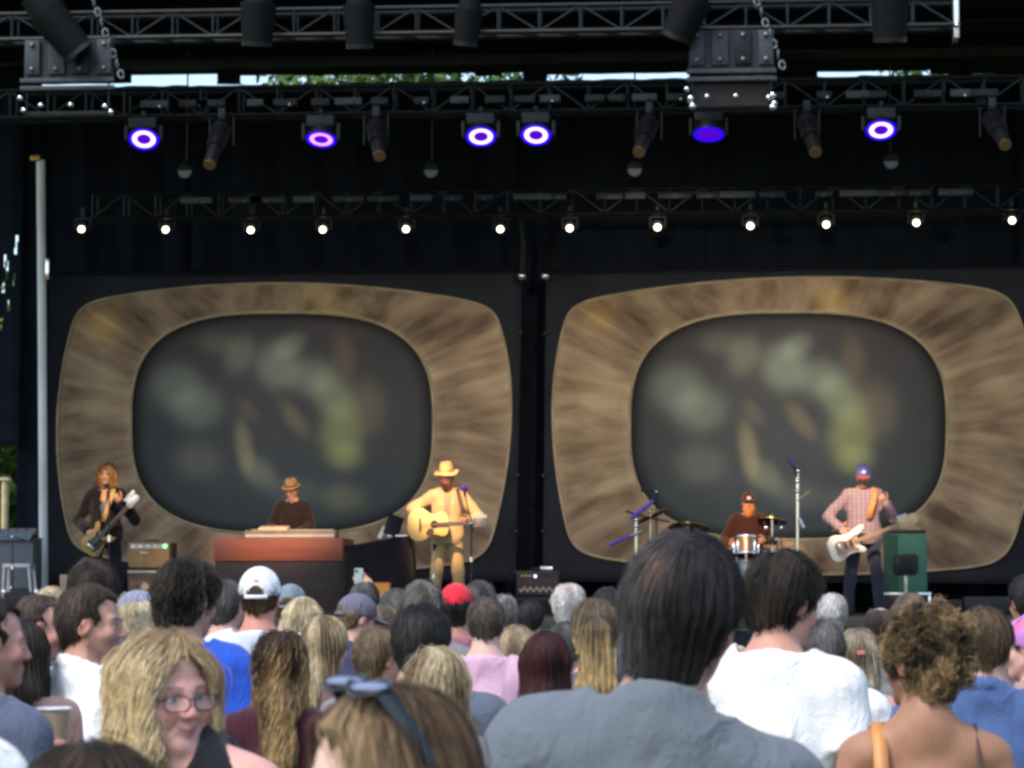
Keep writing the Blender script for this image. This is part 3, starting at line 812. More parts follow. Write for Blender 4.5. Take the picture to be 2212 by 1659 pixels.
# trees behind the stage
LEAF = mat('leaf', (.05, .1, .02), rough=.55, spec=.3, c2=(.09, .16, .035), scale=1.2)
BARK = mat('bark', (.05, .04, .03), rough=.95, var=.3, bump=.6, bscale=20)
def tree(label, x, y, h, cr, seed, n=2600, ls=.3, low=.12):
    rg = np.random.RandomState(seed)
    t = empty('tree', (x, y, 0), label=label, cat='tree', group='trees behind the stage')
    b = B(); b.tube([(0, 0, 0), (.1, 0, h * .25), (-.05, .1, h * .5), (.05, 0, h * .8)], [.3, .24, .16, .06], 8)
    for k in range(7):
        a = rg.rand() * 6.28; z = h * (.2 + .09 * k); l = cr * (.5 + .4 * rg.rand())
        b.tube([(0, 0, z), (math.cos(a) * l * .5, math.sin(a) * l * .5, z + l * .25), (math.cos(a) * l, math.sin(a) * l, z + l * .4)], [.11, .07, .02], 6)
    b.done('trunk', BARK, t)
    nc = 26
    cc = np.stack([rg.normal(size=nc) * cr * .45, rg.normal(size=nc) * cr * .45, h * (low + (1 - low) * rg.rand(nc) ** .8)], 1)
    rr = cr * (.22 + .25 * rg.rand(nc))
    ci = rg.randint(0, nc, n)
    d = rg.normal(size=(n, 3)); d /= np.linalg.norm(d, axis=1, keepdims=True)
    P = cc[ci] + d * (rr[ci] * (.55 + .45 * rg.rand(n)))[:, None]
    a = rg.normal(size=(n, 3)); a /= np.linalg.norm(a, axis=1, keepdims=True); c = np.cross(a, rg.normal(size=(n, 3))); c /= np.linalg.norm(c, axis=1, keepdims=True)
    s_ = (ls * (.6 + .8 * rg.rand(n)))[:, None]
    V = np.stack([P - a * s_, P - c * s_ * .45, P + a * s_, P + c * s_ * .45], 1).reshape(-1, 3)
    me = mesh_np('crown', V, np.arange(4 * n).reshape(-1, 4), False)
    obj('crown', me, LEAF, t)
tl = ['leafy tree seen through the stage side doorway', 'tall tree behind the stage over the guitarist', 'broad tree behind the stage over the keyboard player', 'tree behind the stage over the singer',
      'tree behind the stage over the drummer', 'tree behind the stage over the bassist', 'tree behind the stage over the gap between the TV pictures', 'low bushy tree behind the leafy one at the doorway']
for i, (u, Y, h, cr) in enumerate(((10, 62, 7.5, 3.6), (640, 78, 16.2, 2.6), (800, 74, 16.6, 4.2), (960, 80, 17.2, 3.8), (1320, 84, 16.9, 2.6), (2140, 76, 16.4, 3.8), (1130, 82, 17.0, 3.0), (0, 68, 8.5, 4.0))):
    p_ = S(u, 900, Y); tree(tl[i], p_.x, Y, h, cr, i + 3, n=9000 if i not in (0, 7) else 5000, low=.12 if i not in (0, 7) else .03, ls=.3 if i in (0, 7) else .15)
# side yard seen through the doorway: cream post, grey shed with dark window
yd = empty('utility_shed', S(24, 1289, 50) * 1, label='small grey shed with a dark window seen through the stage side doorway', cat='shed')
yd.location.z = 0
b = B().box((0, 0, 1.3), (1.6, 1.4, 2.6), bev=.01); b.done('wall', mat('shed_wall', (.32, .36, .4), rough=.8, var=.1), yd)
b = B().box((0, -.71, 2.32), (.42, .04, .5)); b.done('window', mat('dark_pane', (.02, .025, .03), rough=.15, var=.1), yd)
b = B().box((0, -.73, 2.03), (.6, .06, .05)).box((0, -.73, 2.6), (.6, .06, .04)); b.done('window_frame', mat('white_paint', (.7, .7, .7), rough=.5, var=.05), yd)
b = B().box((0, 0, 2.66), (1.8, 1.6, .1), bev=.01); b.done('roof', mat('shed_roof', (.25, .27, .3), rough=.7), yd)
ps = empty('yard_post', (S(8, 1289, 46).x, 46, 0), label='cream coloured post outside the stage side doorway', cat='post')
B().cyl((0, 0, 0), (0, 0, S(8, 1035, 46).z), .06, n=12).done('shaft', mat('cream_paint', (.55, .47, .25), rough=.6), ps)
B().box((0, 0, S(8, 1035, 46).z), (.16, .16, .05), bev=.005).done('top_cap', mat('cream_paint', (.55, .47, .25)), ps)
B().box((0, 0, .05), (.25, .25, .1), bev=.005).done('foot', GREYPL, ps)
# ------------------------------------------------------------------ trusses
def truss(label, u0, v0, u1, Y, z, h=.3, mt=ALU, step=.42, tilt=0.):
    """box truss along x: four chords, uprights, diagonals"""
    x0, x1 = S(u0, v0, Y).x, S(u1, v0, Y).x
    t = empty('lighting_truss', (x0, Y, z), label=label, cat='truss', group='lighting trusses under the stage roof')
    L = x1 - x0
    for dy in (0, h):
        for dz in (0, h):
            B().cyl((0, dy, dz), (L, dy, dz), .024, n=8).done('chord', mt, t)
    n = int(L / step); st = L / n
    mu = md = ml = None
    for i in range(n + 1):
        for dy in (0, h):
            if mu is None: mu = B().cyl((0, 0, 0), (0, 0, h), .014, n=6).done('upright', mt, t); o = mu
            else: o = mu.copy(); col.objects.link(o); o.parent = t
            o.location = (i * st, dy, 0)
        if i < n:
            if md is None: md = B().cyl((0, 0, 0), (st, 0, h), .012, n=6).done('diagonal', mt, t); o = md
            else: o = md.copy(); col.objects.link(o); o.parent = t
            o.location = (i * st, 0, 0) if i % 2 == 0 else (i * st + st, 0, 0); o.scale = (1 if i % 2 == 0 else -1, 1, 1)
            if ml is None: ml = B().cyl((0, 0, 0), (st, h, 0), .012, n=6).done('bottom_brace', mt, t); o = ml
            else: o = ml.copy(); col.objects.link(o); o.parent = t
            o.location = (i * st, 0, 0)
    return t
T1Y, T2Y, T3Y = 29.6, 30.8, 38.2
zT1 = S(1106, 68, T1Y).z; zT2 = S(1106, 240, T2Y).z; zT3 = S(1106, 462, T3Y).z
truss('topmost lighting truss in front of the others, ending above the bassist', -60, 60, 2064, T1Y, zT1, h=.27)
truss('middle lighting truss carrying the blue ringed moving lights', -60, 240, 2300, T2Y, zT2, h=.3, mt=DARKM)
truss('rear lighting truss carrying the row of small warm lamps', 200, 462, 2300, T3Y, zT3, h=.33, mt=DARKM)
# end plate of the top truss
ep = empty('truss_end_plate', S(2066, 45, T1Y - .05), label='upright aluminium end plate bolted to the end of the topmost truss', cat='truss plate')
B().box((0, .14, .2), (.05, .3, .75), bev=.005).done('plate', STEEL, ep)
for dz in (-.05, .4): B().ball((0, -.03, dz), .03).done('bolt', CHROME, ep)
zT0 = S(1106, 118, 35.8).z
pb = empty('pipe_batten', (S(-60, 118, 35.8).x, 35.8, zT0), label='thin dark pipe batten under the roof behind the top truss', cat='pipe')
B().cyl((0, 0, 0), (16, 0, 0), .03, n=8).done('pipe', DARKM, pb); B().cyl((0, 0, .35), (16, 0, .35), .03, n=8).done('pipe', DARKM, pb)

# ------------------------------------------------------------------ lamps
def spot(name, parent, loc, target, energy, c, size, blend=.6, soft=.15):
    l = bpy.data.lights.new(name, 'SPOT'); l.energy = energy; l.color = c; l.spot_size = R(size); l.spot_blend = blend; l.shadow_soft_size = soft
    o = bpy.data.objects.new(name, l); col.objects.link(o)
    o.parent = parent; o.location = loc
    w = parent.matrix_world if False else None
    d = Vector(target) - (Vector(parent.location) + Vector(loc))
    o.rotation_euler = d.to_track_quat('-Z', 'Y').to_euler()
    return o
def emit(name, c, s):
    if name in MATS: return MATS[name]
    m = bpy.data.materials.new(name); MATS[name] = m; t, p = nt(m)
    p.inputs['Base Color'].default_value = (*[q * .3 for q in c], 1); p.inputs['Emission Color'].default_value = (*c, 1)
    tc = t.nodes.new('ShaderNodeTexCoord'); nz = t.nodes.new('ShaderNodeTexNoise'); nz.inputs['Scale'].default_value = 40
    mr = t.nodes.new('ShaderNodeMapRange'); mr.inputs[3].default_value = s * .85; mr.inputs[4].default_value = s * 1.15
    t.links.new(tc.outputs['Object'], nz.inputs['Vector']); t.links.new(nz.outputs['Fac'], mr.inputs[0]); t.links.new(mr.outputs[0], p.inputs['Emission Strength'])
    return m
E_RING = emit('ring_white', (1.0, .6, 1.0), 1.15); E_VIO = emit('lens_violet', (.07, .0, .5), .6); E_BLUE = emit('lens_blue', (.02, .0, 1.0), .6); E_WARM = emit('warm_bulb', (1.0, .8, .56), 5.0)
E_AMB = emit('amber_gel', (.35, .2, .08), .02); E_DULL = mat('dull_lens', (.07, .075, .08), rough=.3)
def disc(b, r0, r1, y, n=28):
    a = [b.bm.verts.new((r1 * math.cos(k * 2 * math.pi / n), y, r1 * math.sin(k * 2 * math.pi / n))) for k in range(n)]
    if r0 <= 0: b.bm.faces.new(a); return b
    c = [b.bm.verts.new((r0 * math.cos(k * 2 * math.pi / n), y, r0 * math.sin(k * 2 * math.pi / n))) for k in range(n)]
    for k in range(n): b.bm.faces.new((a[k], a[(k + 1) % n], c[(k + 1) % n], c[k]))
    return b
RL = ['first by the steel pole', 'second one, half turned away', 'just before the picture gap', 'just past the picture gap', 'turned down and showing only blue', 'last one, above the bassist']
for i, (u, v, pit, tw, ring) in enumerate(((311, 298, 53, 6, 1), (694, 298, 66, -4, 2), (1039, 292, 58, 6, 1), (1158, 289, 56, 0, 1), (1531, 287, 70, 0, 0), (1903, 278, 58, 2, 1))):
    c = S(u, v, T2Y)
    t = empty('moving_light', (c.x, c.y, zT2 - .03), label='stage light with glowing blue ring lens, ' + RL[i], cat='stage light', group='blue ringed moving lights')
    dz = c.z - (zT2 - .03)
    B().box((0, .0, -.06), (.3, .22, .12), bev=.015).done('base', BLACK, t)
    B().cyl((0, 0, 0), (0, 0, .08), .025, n=8).done('clamp', ALU, t)
    for sx in (-.19, .19): B().box((sx, 0, dz * .5 - .05), (.035, .09, abs(dz) * .75), bev=.008).done('yoke_arm', BLACK, t)
    hd = empty('lamp_head', (0, 0, dz)); hd.parent = t; hd.rotation_euler = (R(pit), 0, R(tw))
    h2 = B(); h2.lathe([(.0, .2), (.1, .2), (.15, .12), (.165, .0), (.165, -.02)], 24, Matrix.Rotation(R(-90), 4, 'X') @ Matrix.Translation((0, 0, .0)))
    h2.done('housing', BLACK, hd)
    disc(B(), .0, .078, -.018).done('lens_centre', E_VIO, hd, smooth=False)
    if ring: disc(B(), .078, .126, -.02).done('lens_ring', E_RING if ring == 1 else emit('ring_half', (.75, .3, 1.0), .9), hd, smooth=False)
    else: disc(B(), .078, .126, -.02).done('lens_ring', E_VIO, hd, smooth=False)
    disc(B(), .126, .165, -.021).done('lens_edge', E_BLUE, hd, smooth=False)
WL = ['next to the steel pole', 'above the guitarist', 'above the organ end', 'above the keyboard player', 'above the second keyboard', 'just before the two hanging cables', 'just past the two hanging cables',
      'above the cymbal', 'above the drummer', 'above the overhead microphone', 'above the bassist', 'beyond the green cabinet']
for i, (u, v) in enumerate(((174, 494), (356, 495), (540, 496), (696, 495), (876, 494), (1080, 494), (1230, 492), (1420, 490), (1621, 487), (1785, 484), (1980, 480), (2187, 475))):
    c = S(u, v, T3Y)
    t = empty('warm_lamp', c, label='small lit warm white lamp on the rear truss ' + WL[i], cat='stage lamp', group='row of warm lamps on the rear truss')
    B().cyl((0, .06, .02), (0, .3, .06), .075, .06, n=14).done('can', BLACK, t)
    B().box((0, .14, .15), (.2, .03, .02)).box((-.1, .14, .08), (.015, .03, .15)).box((.1, .14, .08), (.015, .03, .15)).done('bracket', BLACK, t)
    B().box((0, .14, .24), (.05, .05, .14), bev=.008).done('clamp', ALU, t)
    B().ball((0, .05, 0), .042, 16, sc=(1, .5, 1)).done('bulb', E_WARM, t)
# profile spots pointing down at the players
tgt = {0: (225, 1110, 34.3), 1: (640, 1100, 36.6), 2: (965, 1090, 34.0), 3: (1620, 1120, 37.6), 4: (1860, 1110, 34.4)}
PRL = ['over the guitarist', 'over the keyboard player', 'over the drums', 'over the bassist', 'beyond the bassist']
for i, (u, v, lean) in enumerate(((452, 357, -.06), (820, 338, .09), (1380, 330, -.1), (1762, 330, .08), (2172, 314, .1))):
    tip = S(u, v, 30.3)
    t = empty('profile_spotlight', (tip.x - lean, T2Y - .1, zT2), label='dim long profile spotlight with amber tip hanging from the middle truss ' + PRL[i], cat='spotlight', group='hanging profile spotlights')
    loc = tip - Vector(t.location)
    top = Vector((0, 0, -.16))
    d = (loc - top)
    B().cyl(tuple(top), tuple(top + d * .55), .11, .095, n=16).done('lamp_housing', BLACK, t)
    B().cyl(tuple(top + d * .55), tuple(top + d * .97), .075, .065, n=16).done('lens_tube', BLACK, t)
    B().cyl(tuple(top + d * .97), tuple(top + d), .066, n=16).done('gel_frame', E_AMB, t)
    for sx in (-.13, .13): B().box((sx, 0, -.2), (.015, .03, .32)).done('yoke_arm', DARKM, t)
    B().box((0, 0, .0), (.08, .06, .12), bev=.01).done('clamp', ALU, t)
AMBS = [o for o in col.objects if o.name.startswith('profile_spotlight')]
def aim(i, u, v, Y, e, c, size, blend=.5):
    t = AMBS[i]; g = [q for q in t.children if q.name.startswith('gel_frame')][0]
    loc = Vector((0, 0, -.16)) + (S(*[(452, 357, 30.3), (820, 338, 30.3), (1380, 330, 30.3), (1762, 330, 30.3), (2172, 314, 30.3)][i]) - Vector(t.location) - Vector((0, 0, -.16))) * 1.08 + Vector((0, -.05, -.05))
    loc = loc + (S(u, v, Y) - Vector(t.location) - loc).normalized() * .22
    spot('spot_beam', t, loc, S(u, v, Y), e, c, size, blend, .08)
WARM = (1.0, .62, .3)
# dull unlit cans
for i, (u, v) in enumerate(((399, 370), (931, 369), (1371, 366), (1925, 350))):
    c = S(u, v, 36.2)
    t = empty('unlit_par_can', c, label='unlit round lamp hanging in the dark ' + ('above the guitarist', 'between the organ and the singer', 'above the cymbal stand', 'above the green cabinet')[i], cat='stage lamp', group='unlit lamps hanging in the dark')
    B().cyl((0, 0, 0), (0, .3, .12), .1, .09, n=16).done('can', BLACK, t)
    disc(B(), 0, .085, -.004).done('lens', E_DULL, t)
    B().cyl((0, .15, .1), (0, .15, 1.6), .012, n=6).done('drop_rod', DARKM, t)
# big dark lamps on the top truss, seen as dark barrels against it
for i, (u, v, w_, ln, a) in enumerate(((118, 50, .2, .75, -40), (558, 30, .19, .6, 4), (776, 35, .17, .6, 0), (1012, 40, .15, .5, 8), (1488, 20, .2, .6, 25), (1922, 20, .2, .6, 0))):
    c = S(u, v, T1Y - .45)
    t = empty('barrel_lamp', c, label='big dark barrel lamp hanging before the top truss ' + ('crossing the bolted rigging block', 'over the organ', 'over the keyboard player', 'over the singer', 'beside the brown rigging block', 'over the bassist')[i], cat='stage lamp', group='dark barrel lamps on the top truss')
    rot = Euler((R(12), R(a), 0))
    b_ = B().cyl((0, 0, -ln / 2), (0, 0, ln * .2), w_ * .82, w_, n=20).cyl((0, 0, ln * .2), (0, 0, ln * .5), w_ * .8, w_ * .65, n=20)
    b_.done('barrel', mat('lamp_black', (.004, .005, .006), rough=.8, spec=.2, var=.3), t, rot=rot)
    B().lathe([(w_ * .84, -ln / 2 - .03), (w_ * .86, -ln / 2 + .02)], 20).done('front_rim', GREYPL if i == 0 else BLACK, t, rot=rot)
    B().box((0, .2, ln * .35), (.06, .4, .06)).done('hook_clamp', DARKM, t)

# rigging blocks with bolted plates
def rig_block(label, u0, u1, v0, v1, Y, brown=False):
    a = S(u0, v1, Y); b_ = S(u1, v0, Y); W = b_.x - a.x; Hh = b_.z - a.z
    t = empty('rigging_block', (a.x, Y, a.z), label=label, cat='rigging block', group='bolted rigging blocks')
    for k in range(4):
        x = W * (.08 + .28 * k)
        B().box((x, 0, Hh * .55), (W * (.17 if k in (0, 3) else .2), .03, Hh * .85), bev=.004).done('plate', GREYPL if k != 2 else DARKM, t)
        for z in (.25, .85): B().ball((x, -.03, Hh * z), .026, 10).done('bolt', mat('dull_steel', (.2, .22, .24), rough=.4, metal=.6), t)
    B().box((W * .5, .06, Hh * .5), (W * 1.05, .05, Hh)).done('back_plate', BLACK, t)
    for z in (-.02, -.1): B().box((W * .5, -.02, z), (W * 1.1, .07, .045), bev=.006).done('rail', GREYPL, t)
    B().box((W * .5, .0, -.36), (W * 1.02, .05, .035)).done('lower_rail', DARKM, t)
    for x, z in ((-.04, -.2), (.0, -.33), (W * .2, -.28), (W * .55, -.28), (W * .95, -.3), (W * 1.02, -.36)):
        B().ball((x, -.05, z), .032, 10).done('shackle', CHROME, t)  # chrome balls set out to give the rigging its bright glints
    for x in (0.02, W * .98): B().cyl((x, 0, 0), (x, 0, -.36), .012, n=6).done('hanger', DARKM, t)
    if brown:
        B().box((W * .5, .25, -.2), (W, .4, .32), bev=.01).done('motor_box', mat('brown_case', (.012, .007, .006), rough=.7), t)
        for x, z in ((.0, -.3), (.02, -.38), (W, -.28), (W, -.4)): B().ball((x, -.06, z), .04, 10).done('shackle', CHROME, t)  # more glint balls around the motor box
    # chain of links up to the roof
    pr = None
    for k in range(16):
        q = Vector((W * 1.12 - .12 * k * .35, .0, Hh * .1 + k * .11))
        if pr is None:
            lk = B(); lk.tube([(.03 * math.cos(z), 0, .045 * math.sin(z)) for z in np.linspace(0, 5.9, 9)], .012, 6); pr = lk.done('chain_link', mat('dull_steel', (.2, .22, .24), rough=.4, metal=.6), t); o = pr
        else: o = pr.copy(); col.objects.link(o); o.parent = t
        o.location = q; o.rotation_euler = (0, R(-15), R(90 * (k % 2)))
    return t
rig_block('grey bolted rigging block hanging over the steel pole', 55, 240, 82, 172, T1Y - .2)
rig_block('grey bolted rigging block with a brown motor box over the drums', 1492, 1668, 62, 152, T1Y - .2, True)

# cables, labels and clamps on the trusses
rg_ = random.Random(5)
for i in range(26):
    u = 330 + i * 72 + rg_.uniform(-20, 20)
    c = S(u, 214 + rg_.uniform(-14, 10), T2Y - .04)
    t = empty('cable_box', (c.x, T2Y - .05, zT2 + .12), label='small grey cable box strapped to the middle truss', cat='cable box', group='grey cable boxes on the middle truss')
    w_ = rg_.uniform(.16, .34)
    B().box((0, 0, 0), (w_, .06, .08), bev=.01).done('case', DARKM if i % 3 else GREYPL, t)
    B().ball((w_ * .2, -.04, -.03), .02, 8).done('lug', GREYPL if i % 4 else STEEL, t)
for i in range(22):
    u = 440 + i * 78 + rg_.uniform(-20, 20)
    c = S(u, 424, T3Y - .05)
    t = empty('cable_box', (c.x, T3Y - .05, zT3 + .22), label='small grey cable box strapped to the rear truss', cat='cable box', group='grey cable boxes on the rear truss')
    B().box((0, 0, 0), (rg_.uniform(.2, .5), .05, .09), bev=.01).done('case', DARKM if i % 3 else GREYPL, t)
    B().box((0, -.03, -.02), (.05, .02, .05)).done('label_tag', GREYPL, t)
for u0, lab in ((1124, 'grey'), (1187, 'dark')):
    a = S(u0, 462, 39.0); b_ = S(u0 + (4 if u0 < 1150 else -9), 596, 39.6)
    t = empty('hanging_cable', a, label=f'{lab} rope hanging from the rear truss to the picture corner ' + ('before the gap' if u0 < 1150 else 'past the gap'), cat='rope')
    B().tube([(0, 0, 0), ((b_ - a) * .5 + Vector((.03, 0, 0))), tuple(b_ - a)], .035, 8).done('rope', GREYPL if u0 < 1150 else DARKM, t)
    B().ball(tuple(b_ - a), .06, 10).done('shackle', STEEL, t)

# steel pole
pc = S(92, 1289, 38.6)
t = empty('steel_pole', (pc.x, 38.6, STZ), label='tall pale steel pole standing beside the guitarist', cat='pole')
B().tube([(S(88, 346, 38.6).x - pc.x, 0, S(88, 346, 38.6).z - STZ), (S(91, 700, 38.6).x - pc.x, 0, S(91, 700, 38.6).z - STZ), (.02, 0, .0)], .06, 14).done('shaft', mat('galvanised', (.72, .74, .74), rough=.5, metal=.0, var=.2, scale=4, stretch=(1, 1, .2)), t)
B().box((S(79, 343, 38.6).x - pc.x, -.05, S(79, 343, 38.6).z - STZ), (.13, .1, .08), bev=.01).done('brass_clamp', mat('brass', (.35, .22, .06), rough=.35, metal=.8), t)
B().cyl((.02, 0, 0), (.02, 0, .03), .2, n=20).done('foot_plate', DARKM, t)
sc_ = S(100, 580, 38.5)
B().box((sc_.x - pc.x, -.04, sc_.z - STZ), (.05, .05, .3), bev=.01).done('glint_piece', CHROME, t)  # bright chrome piece added to stand for a glint by the pole

# ------------------------------------------------------------------ the two TV pictures
def frame_mat(name, a, b_, c):
    m = bpy.data.materials.new(name); t, p = nt(m); N = t.nodes.new; L = t.links.new
    uv = N('ShaderNodeUVMap'); uv.uv_map = 'uv'
    mp = N('ShaderNodeMapping'); mp.inputs['Scale'].default_value = (40, .7, 1)
    L(uv.outputs[0], mp.inputs[0])
    n1 = N('ShaderNodeTexNoise'); n1.inputs['Scale'].default_value = 1.0; n1.inputs['Detail'].default_value = 3; n1.inputs['Roughness'].default_value = .6; n1.inputs['Distortion'].default_value = .2
    L(mp.outputs[0], n1.inputs['Vector'])
    tc = N('ShaderNodeTexCoord'); n2 = N('ShaderNodeTexNoise'); n2.inputs['Scale'].default_value = 1.1; n2.inputs['Detail'].default_value = 4
    L(tc.outputs['Object'], n2.inputs['Vector'])
    ad = N('ShaderNodeMath'); ad.operation = 'MULTIPLY_ADD'; ad.inputs[1].default_value = .7; L(n1.outputs['Fac'], ad.inputs[0])
    m2 = N('ShaderNodeMath'); m2.operation = 'MULTIPLY'; m2.inputs[1].default_value = .34; L(n2.outputs['Fac'], m2.inputs[0]); L(m2.outputs[0], ad.inputs[2])
    rp = N('ShaderNodeValToRGB'); e = rp.color_ramp.elements
    e[0].position = .38; e[0].color = (*a, 1); e[1].position = .66; e[1].color = (*c, 1); q = e.new(.52); q.color = (*b_, 1)
    L(ad.outputs[0], rp.inputs[0])
    at = N('ShaderNodeAttribute'); at.attribute_name = 'col'
    mx = N('ShaderNodeMix'); mx.data_type = 'RGBA'; mx.blend_type = 'ADD'; mx.inputs[0].default_value = 1
    L(rp.outputs[0], mx.inputs[6]); L(at.outputs['Color'], mx.inputs[7]); L(mx.outputs[2], p.inputs['Base Color'])
    p.inputs['Roughness'].default_value = .85; p.inputs['Specular IOR Level'].default_value = .15
    return m
FRM = frame_mat('tv_frame_print', (.095, .06, .042), (.235, .16, .102), (.38, .275, .172))
TRIM = mat('tv_trim_print', (.34, .26, .16), rough=.85, var=.25, scale=3)
SCR = mat('tv_screen_print', (.95, .95, .95), rough=.75, spec=.2, var=.06, scale=2, attr='col')
CLOTHB = mat('picture_cloth', (.017, .019, .024), rough=.9, spec=.2, var=.25, scale=1.5, bump=.1)
def arc_loop(c, n):
    """closed outline through four corners with bulging sides and slightly rounded corners"""
    cor, bul = c
    pts = []
    m = n // 4
    for s_ in range(4):
        p, q = np.array(cor[s_], float), np.array(cor[(s_ + 1) % 4], float)
        mid = np.array(bul[s_], float)
        for k in range(m):
            t_ = k / m
            b2 = 2 * mid - .5 * (p + q)
            pts.append((1 - t_) ** 2 * p + 2 * t_ * (1 - t_) * b2 + t_ ** 2 * q)
    pts = np.array(pts)
    for _ in range(10): pts = .5 * pts + .25 * (np.roll(pts, 1, 0) + np.roll(pts, -1, 0))
    return pts
def sup_loop(cu, cv, hw, hh, n, ex=3.0, like=None):
    an = np.arctan2((like[:, 1] - cv) / hh, (like[:, 0] - cu) / hw) if like is not None else np.linspace(0, 2 * np.pi, n, endpoint=False)
    c, s_ = np.cos(an), np.sin(an)
    r = (np.abs(c) ** ex + np.abs(s_) ** ex) ** (-1 / ex)
    return np.stack([cu + hw * r * c, cv + hh * r * s_], 1)
BLOBS = [(-.70, -.33, .16, .20, 0, (.055, .06, .045)), (-.56, -.14, .16, .18, .3, (.05, .055, .038)), (-.43, -.72, .12, .1, 0, (.03, .028, .016)), (-.28, -.62, .09, .17, .2, (.055, .055, .036)),
         (-.03, -.52, .13, .2, 0, (.075, .085, .06)), (.05, -.70, .08, .12, .5, (.05, .058, .04)), (.2, -.42, .15, .16, .5, (.05, .058, .04)), (.33, -.25, .12, .2, -.4, (.07, .08, .04)),
         (.39, .1, .13, .24, 0, (.075, .08, .022)), (.41, -.6, .07, .2, -.1, (.035, .022, .009)), (.56, -.14, .12, .24, 0, (.04, .028, .012)), (.08, -.04, .06, .17, -.45, (.05, .036, .015)),
         (-.25, .22, .055, .24, -.1, (.075, .062, .026)), (-.15, .44, .09, .16, -.5, (.05, .05, .03)), (-.56, .34, .15, .16, 0, (.03, .028, .018)), (.4, .68, .14, .12, 0, (.035, .034, .012)),
         (.08, .62, .16, .12, 0, (.02, .022, .018)), (-.22, -.12, .05, .12, -.4, (.03, .022, .012)), (.42, .3, .11, .12, 0, (.05, .05, .012))]
def tv_picture(label, outer, inner, clothq, PY, spots):
    ic, ih, iex = inner[:2], inner[2:4], inner[4]
    n = 192
    O = arc_loop(outer, n); I = sup_loop(*ic, *ih, n, iex, like=O)
    c0 = S(ic[0], ic[1], PY)
    t = empty('television_picture', (c0.x, PY, c0.z), label=label, cat='backdrop picture', group='painted TV pictures at the rear of the stage')
    def W(pts, y=0.): return np.array([[*(S(p[0], p[1], PY) - c0)] for p in pts]) + np.array((0, y, 0))
    # cloth with pipe pockets
    q = W(clothq); nx, nz = 40, 30
    V = []
    for j in range(nz + 1):
        for i in range(nx + 1):
            a, b_ = i / nx, j / nz
            P = (q[0] * (1 - a) + q[1] * a) * (1 - b_) + (q[3] * (1 - a) + q[2] * a) * b_
            V.append(P + np.array((0, .045 + .012 * math.sin(a * 19 + b_ * 3), 0)))
    Fq = [(j * (nx + 1) + i, (j + 1) * (nx + 1) + i, (j + 1) * (nx + 1) + i + 1, j * (nx + 1) + i + 1) for j in range(nz) for i in range(nx)]
    cl = obj('cloth', mesh_np('cloth', V, Fq), CLOTHB, t); md = cl.modifiers.new('thick', 'SOLIDIFY'); md.thickness = .008; md.offset = -1
    B().tube([tuple(q[0] + np.array((0, .03, .0))), tuple(q[1] + np.array((0, .03, .0)))], .03, 8).done('top_pipe', DARKM, t)
    for sd_ in ((0, 3), (1, 2)):
        for f_ in (.02, .2, .66, .84, .97):
            B().ball(tuple(q[sd_[0]] * (1 - f_) + q[sd_[1]] * f_ + np.array((0, .01, 0))), .028, 8).done('grommet', GREYPL, t)
    # frame ring
    nr = 9
    V, F, UV, C = [], [], [], []
    oc = O.mean(0)
    for r in range(nr + 1):
        f_ = r / nr
        pu = O * (1 - f_) + I * f_
        P = W(pu, -.05 * math.sin(math.pi * min(1, max(0, f_)) ** 1) - .004)
        for k in range(n):
            V.append(P[k]); UV.append((k / n, f_))
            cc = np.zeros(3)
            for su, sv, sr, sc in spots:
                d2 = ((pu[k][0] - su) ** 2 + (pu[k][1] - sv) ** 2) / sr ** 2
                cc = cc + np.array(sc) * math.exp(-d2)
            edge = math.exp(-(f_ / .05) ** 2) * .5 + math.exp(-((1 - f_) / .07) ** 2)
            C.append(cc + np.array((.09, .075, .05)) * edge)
    for r in range(nr):
        for k in range(n):
            F.append((r * n + k, r * n + (k + 1) % n, (r + 1) * n + (k + 1) % n, (r + 1) * n + k))
    me = mesh_np('frame', V, F); setcol(me, C)
    uvl = me.uv_layers.new(name='uv'); li = np.zeros(len(me.loops), np.int32); me.loops.foreach_get('vertex_index', li)
    uvv = np.array(UV, f32)[li]
    k_ = li % n; last = (np.arange(len(li)) // 4) % n == n - 1
    uvv[:, 0] = np.where(last & (k_ == 0), 1.0, uvv[:, 0]); uvl.data.foreach_set('uv', uvv.ravel())
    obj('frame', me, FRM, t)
    # screen
    nr = 44; V, F, C = [], [], []
    for r in range(nr + 1):
        f_ = 1 - r / nr
        pu = np.array(ic) + (I - np.array(ic)) * max(f_, .002)
        P = W(pu, .012 - .05 * (1 - f_ ** 2))
        nu = (pu - np.array(ic)) / np.array(ih)
        e = np.clip((1 - f_) / .1, 0, 1); e2 = np.clip((1 - f_) / .5, 0, 1)
        base = np.array((.07, .071, .074)) * (.12 + .88 * e) * (.72 + .28 * e2)
        Cc = np.tile(base, (n, 1)) + .012 * nu[:, 1:2] * np.array((-.6, .2, .3)) * e
        for bx, by, rx, ry, an, cc in BLOBS:
            dx, dy = nu[:, 0] - bx, nu[:, 1] - by
            x_, y_ = dx * math.cos(an) + dy * math.sin(an), -dx * math.sin(an) + dy * math.cos(an)
            d2 = (x_ / rx) ** 2 + (y_ / ry) ** 2
            Cc = Cc + (np.exp(-d2 ** 1.7 * .8))[:, None] * np.array(cc) * 2.0 * e
        V += list(P); C += list(Cc)
    for r in range(nr):
        for k in range(n):
            F.append((r * n + k, r * n + (k + 1) % n, (r + 1) * n + (k + 1) % n, (r + 1) * n + k))
    me = mesh_np('screen', V, F); setcol(me, np.clip(C, .002, 1)); obj('screen', me, SCR, t)
    for nm, lp, rad in (('inner_trim', I, .022), ('outer_trim', O, .018)):
        b = B(); P = W(lp, -.012); b.tube([tuple(x) for x in P] + [tuple(P[0])], rad, 6); b.done(nm, TRIM, t)
    return t
PYL = 40.0
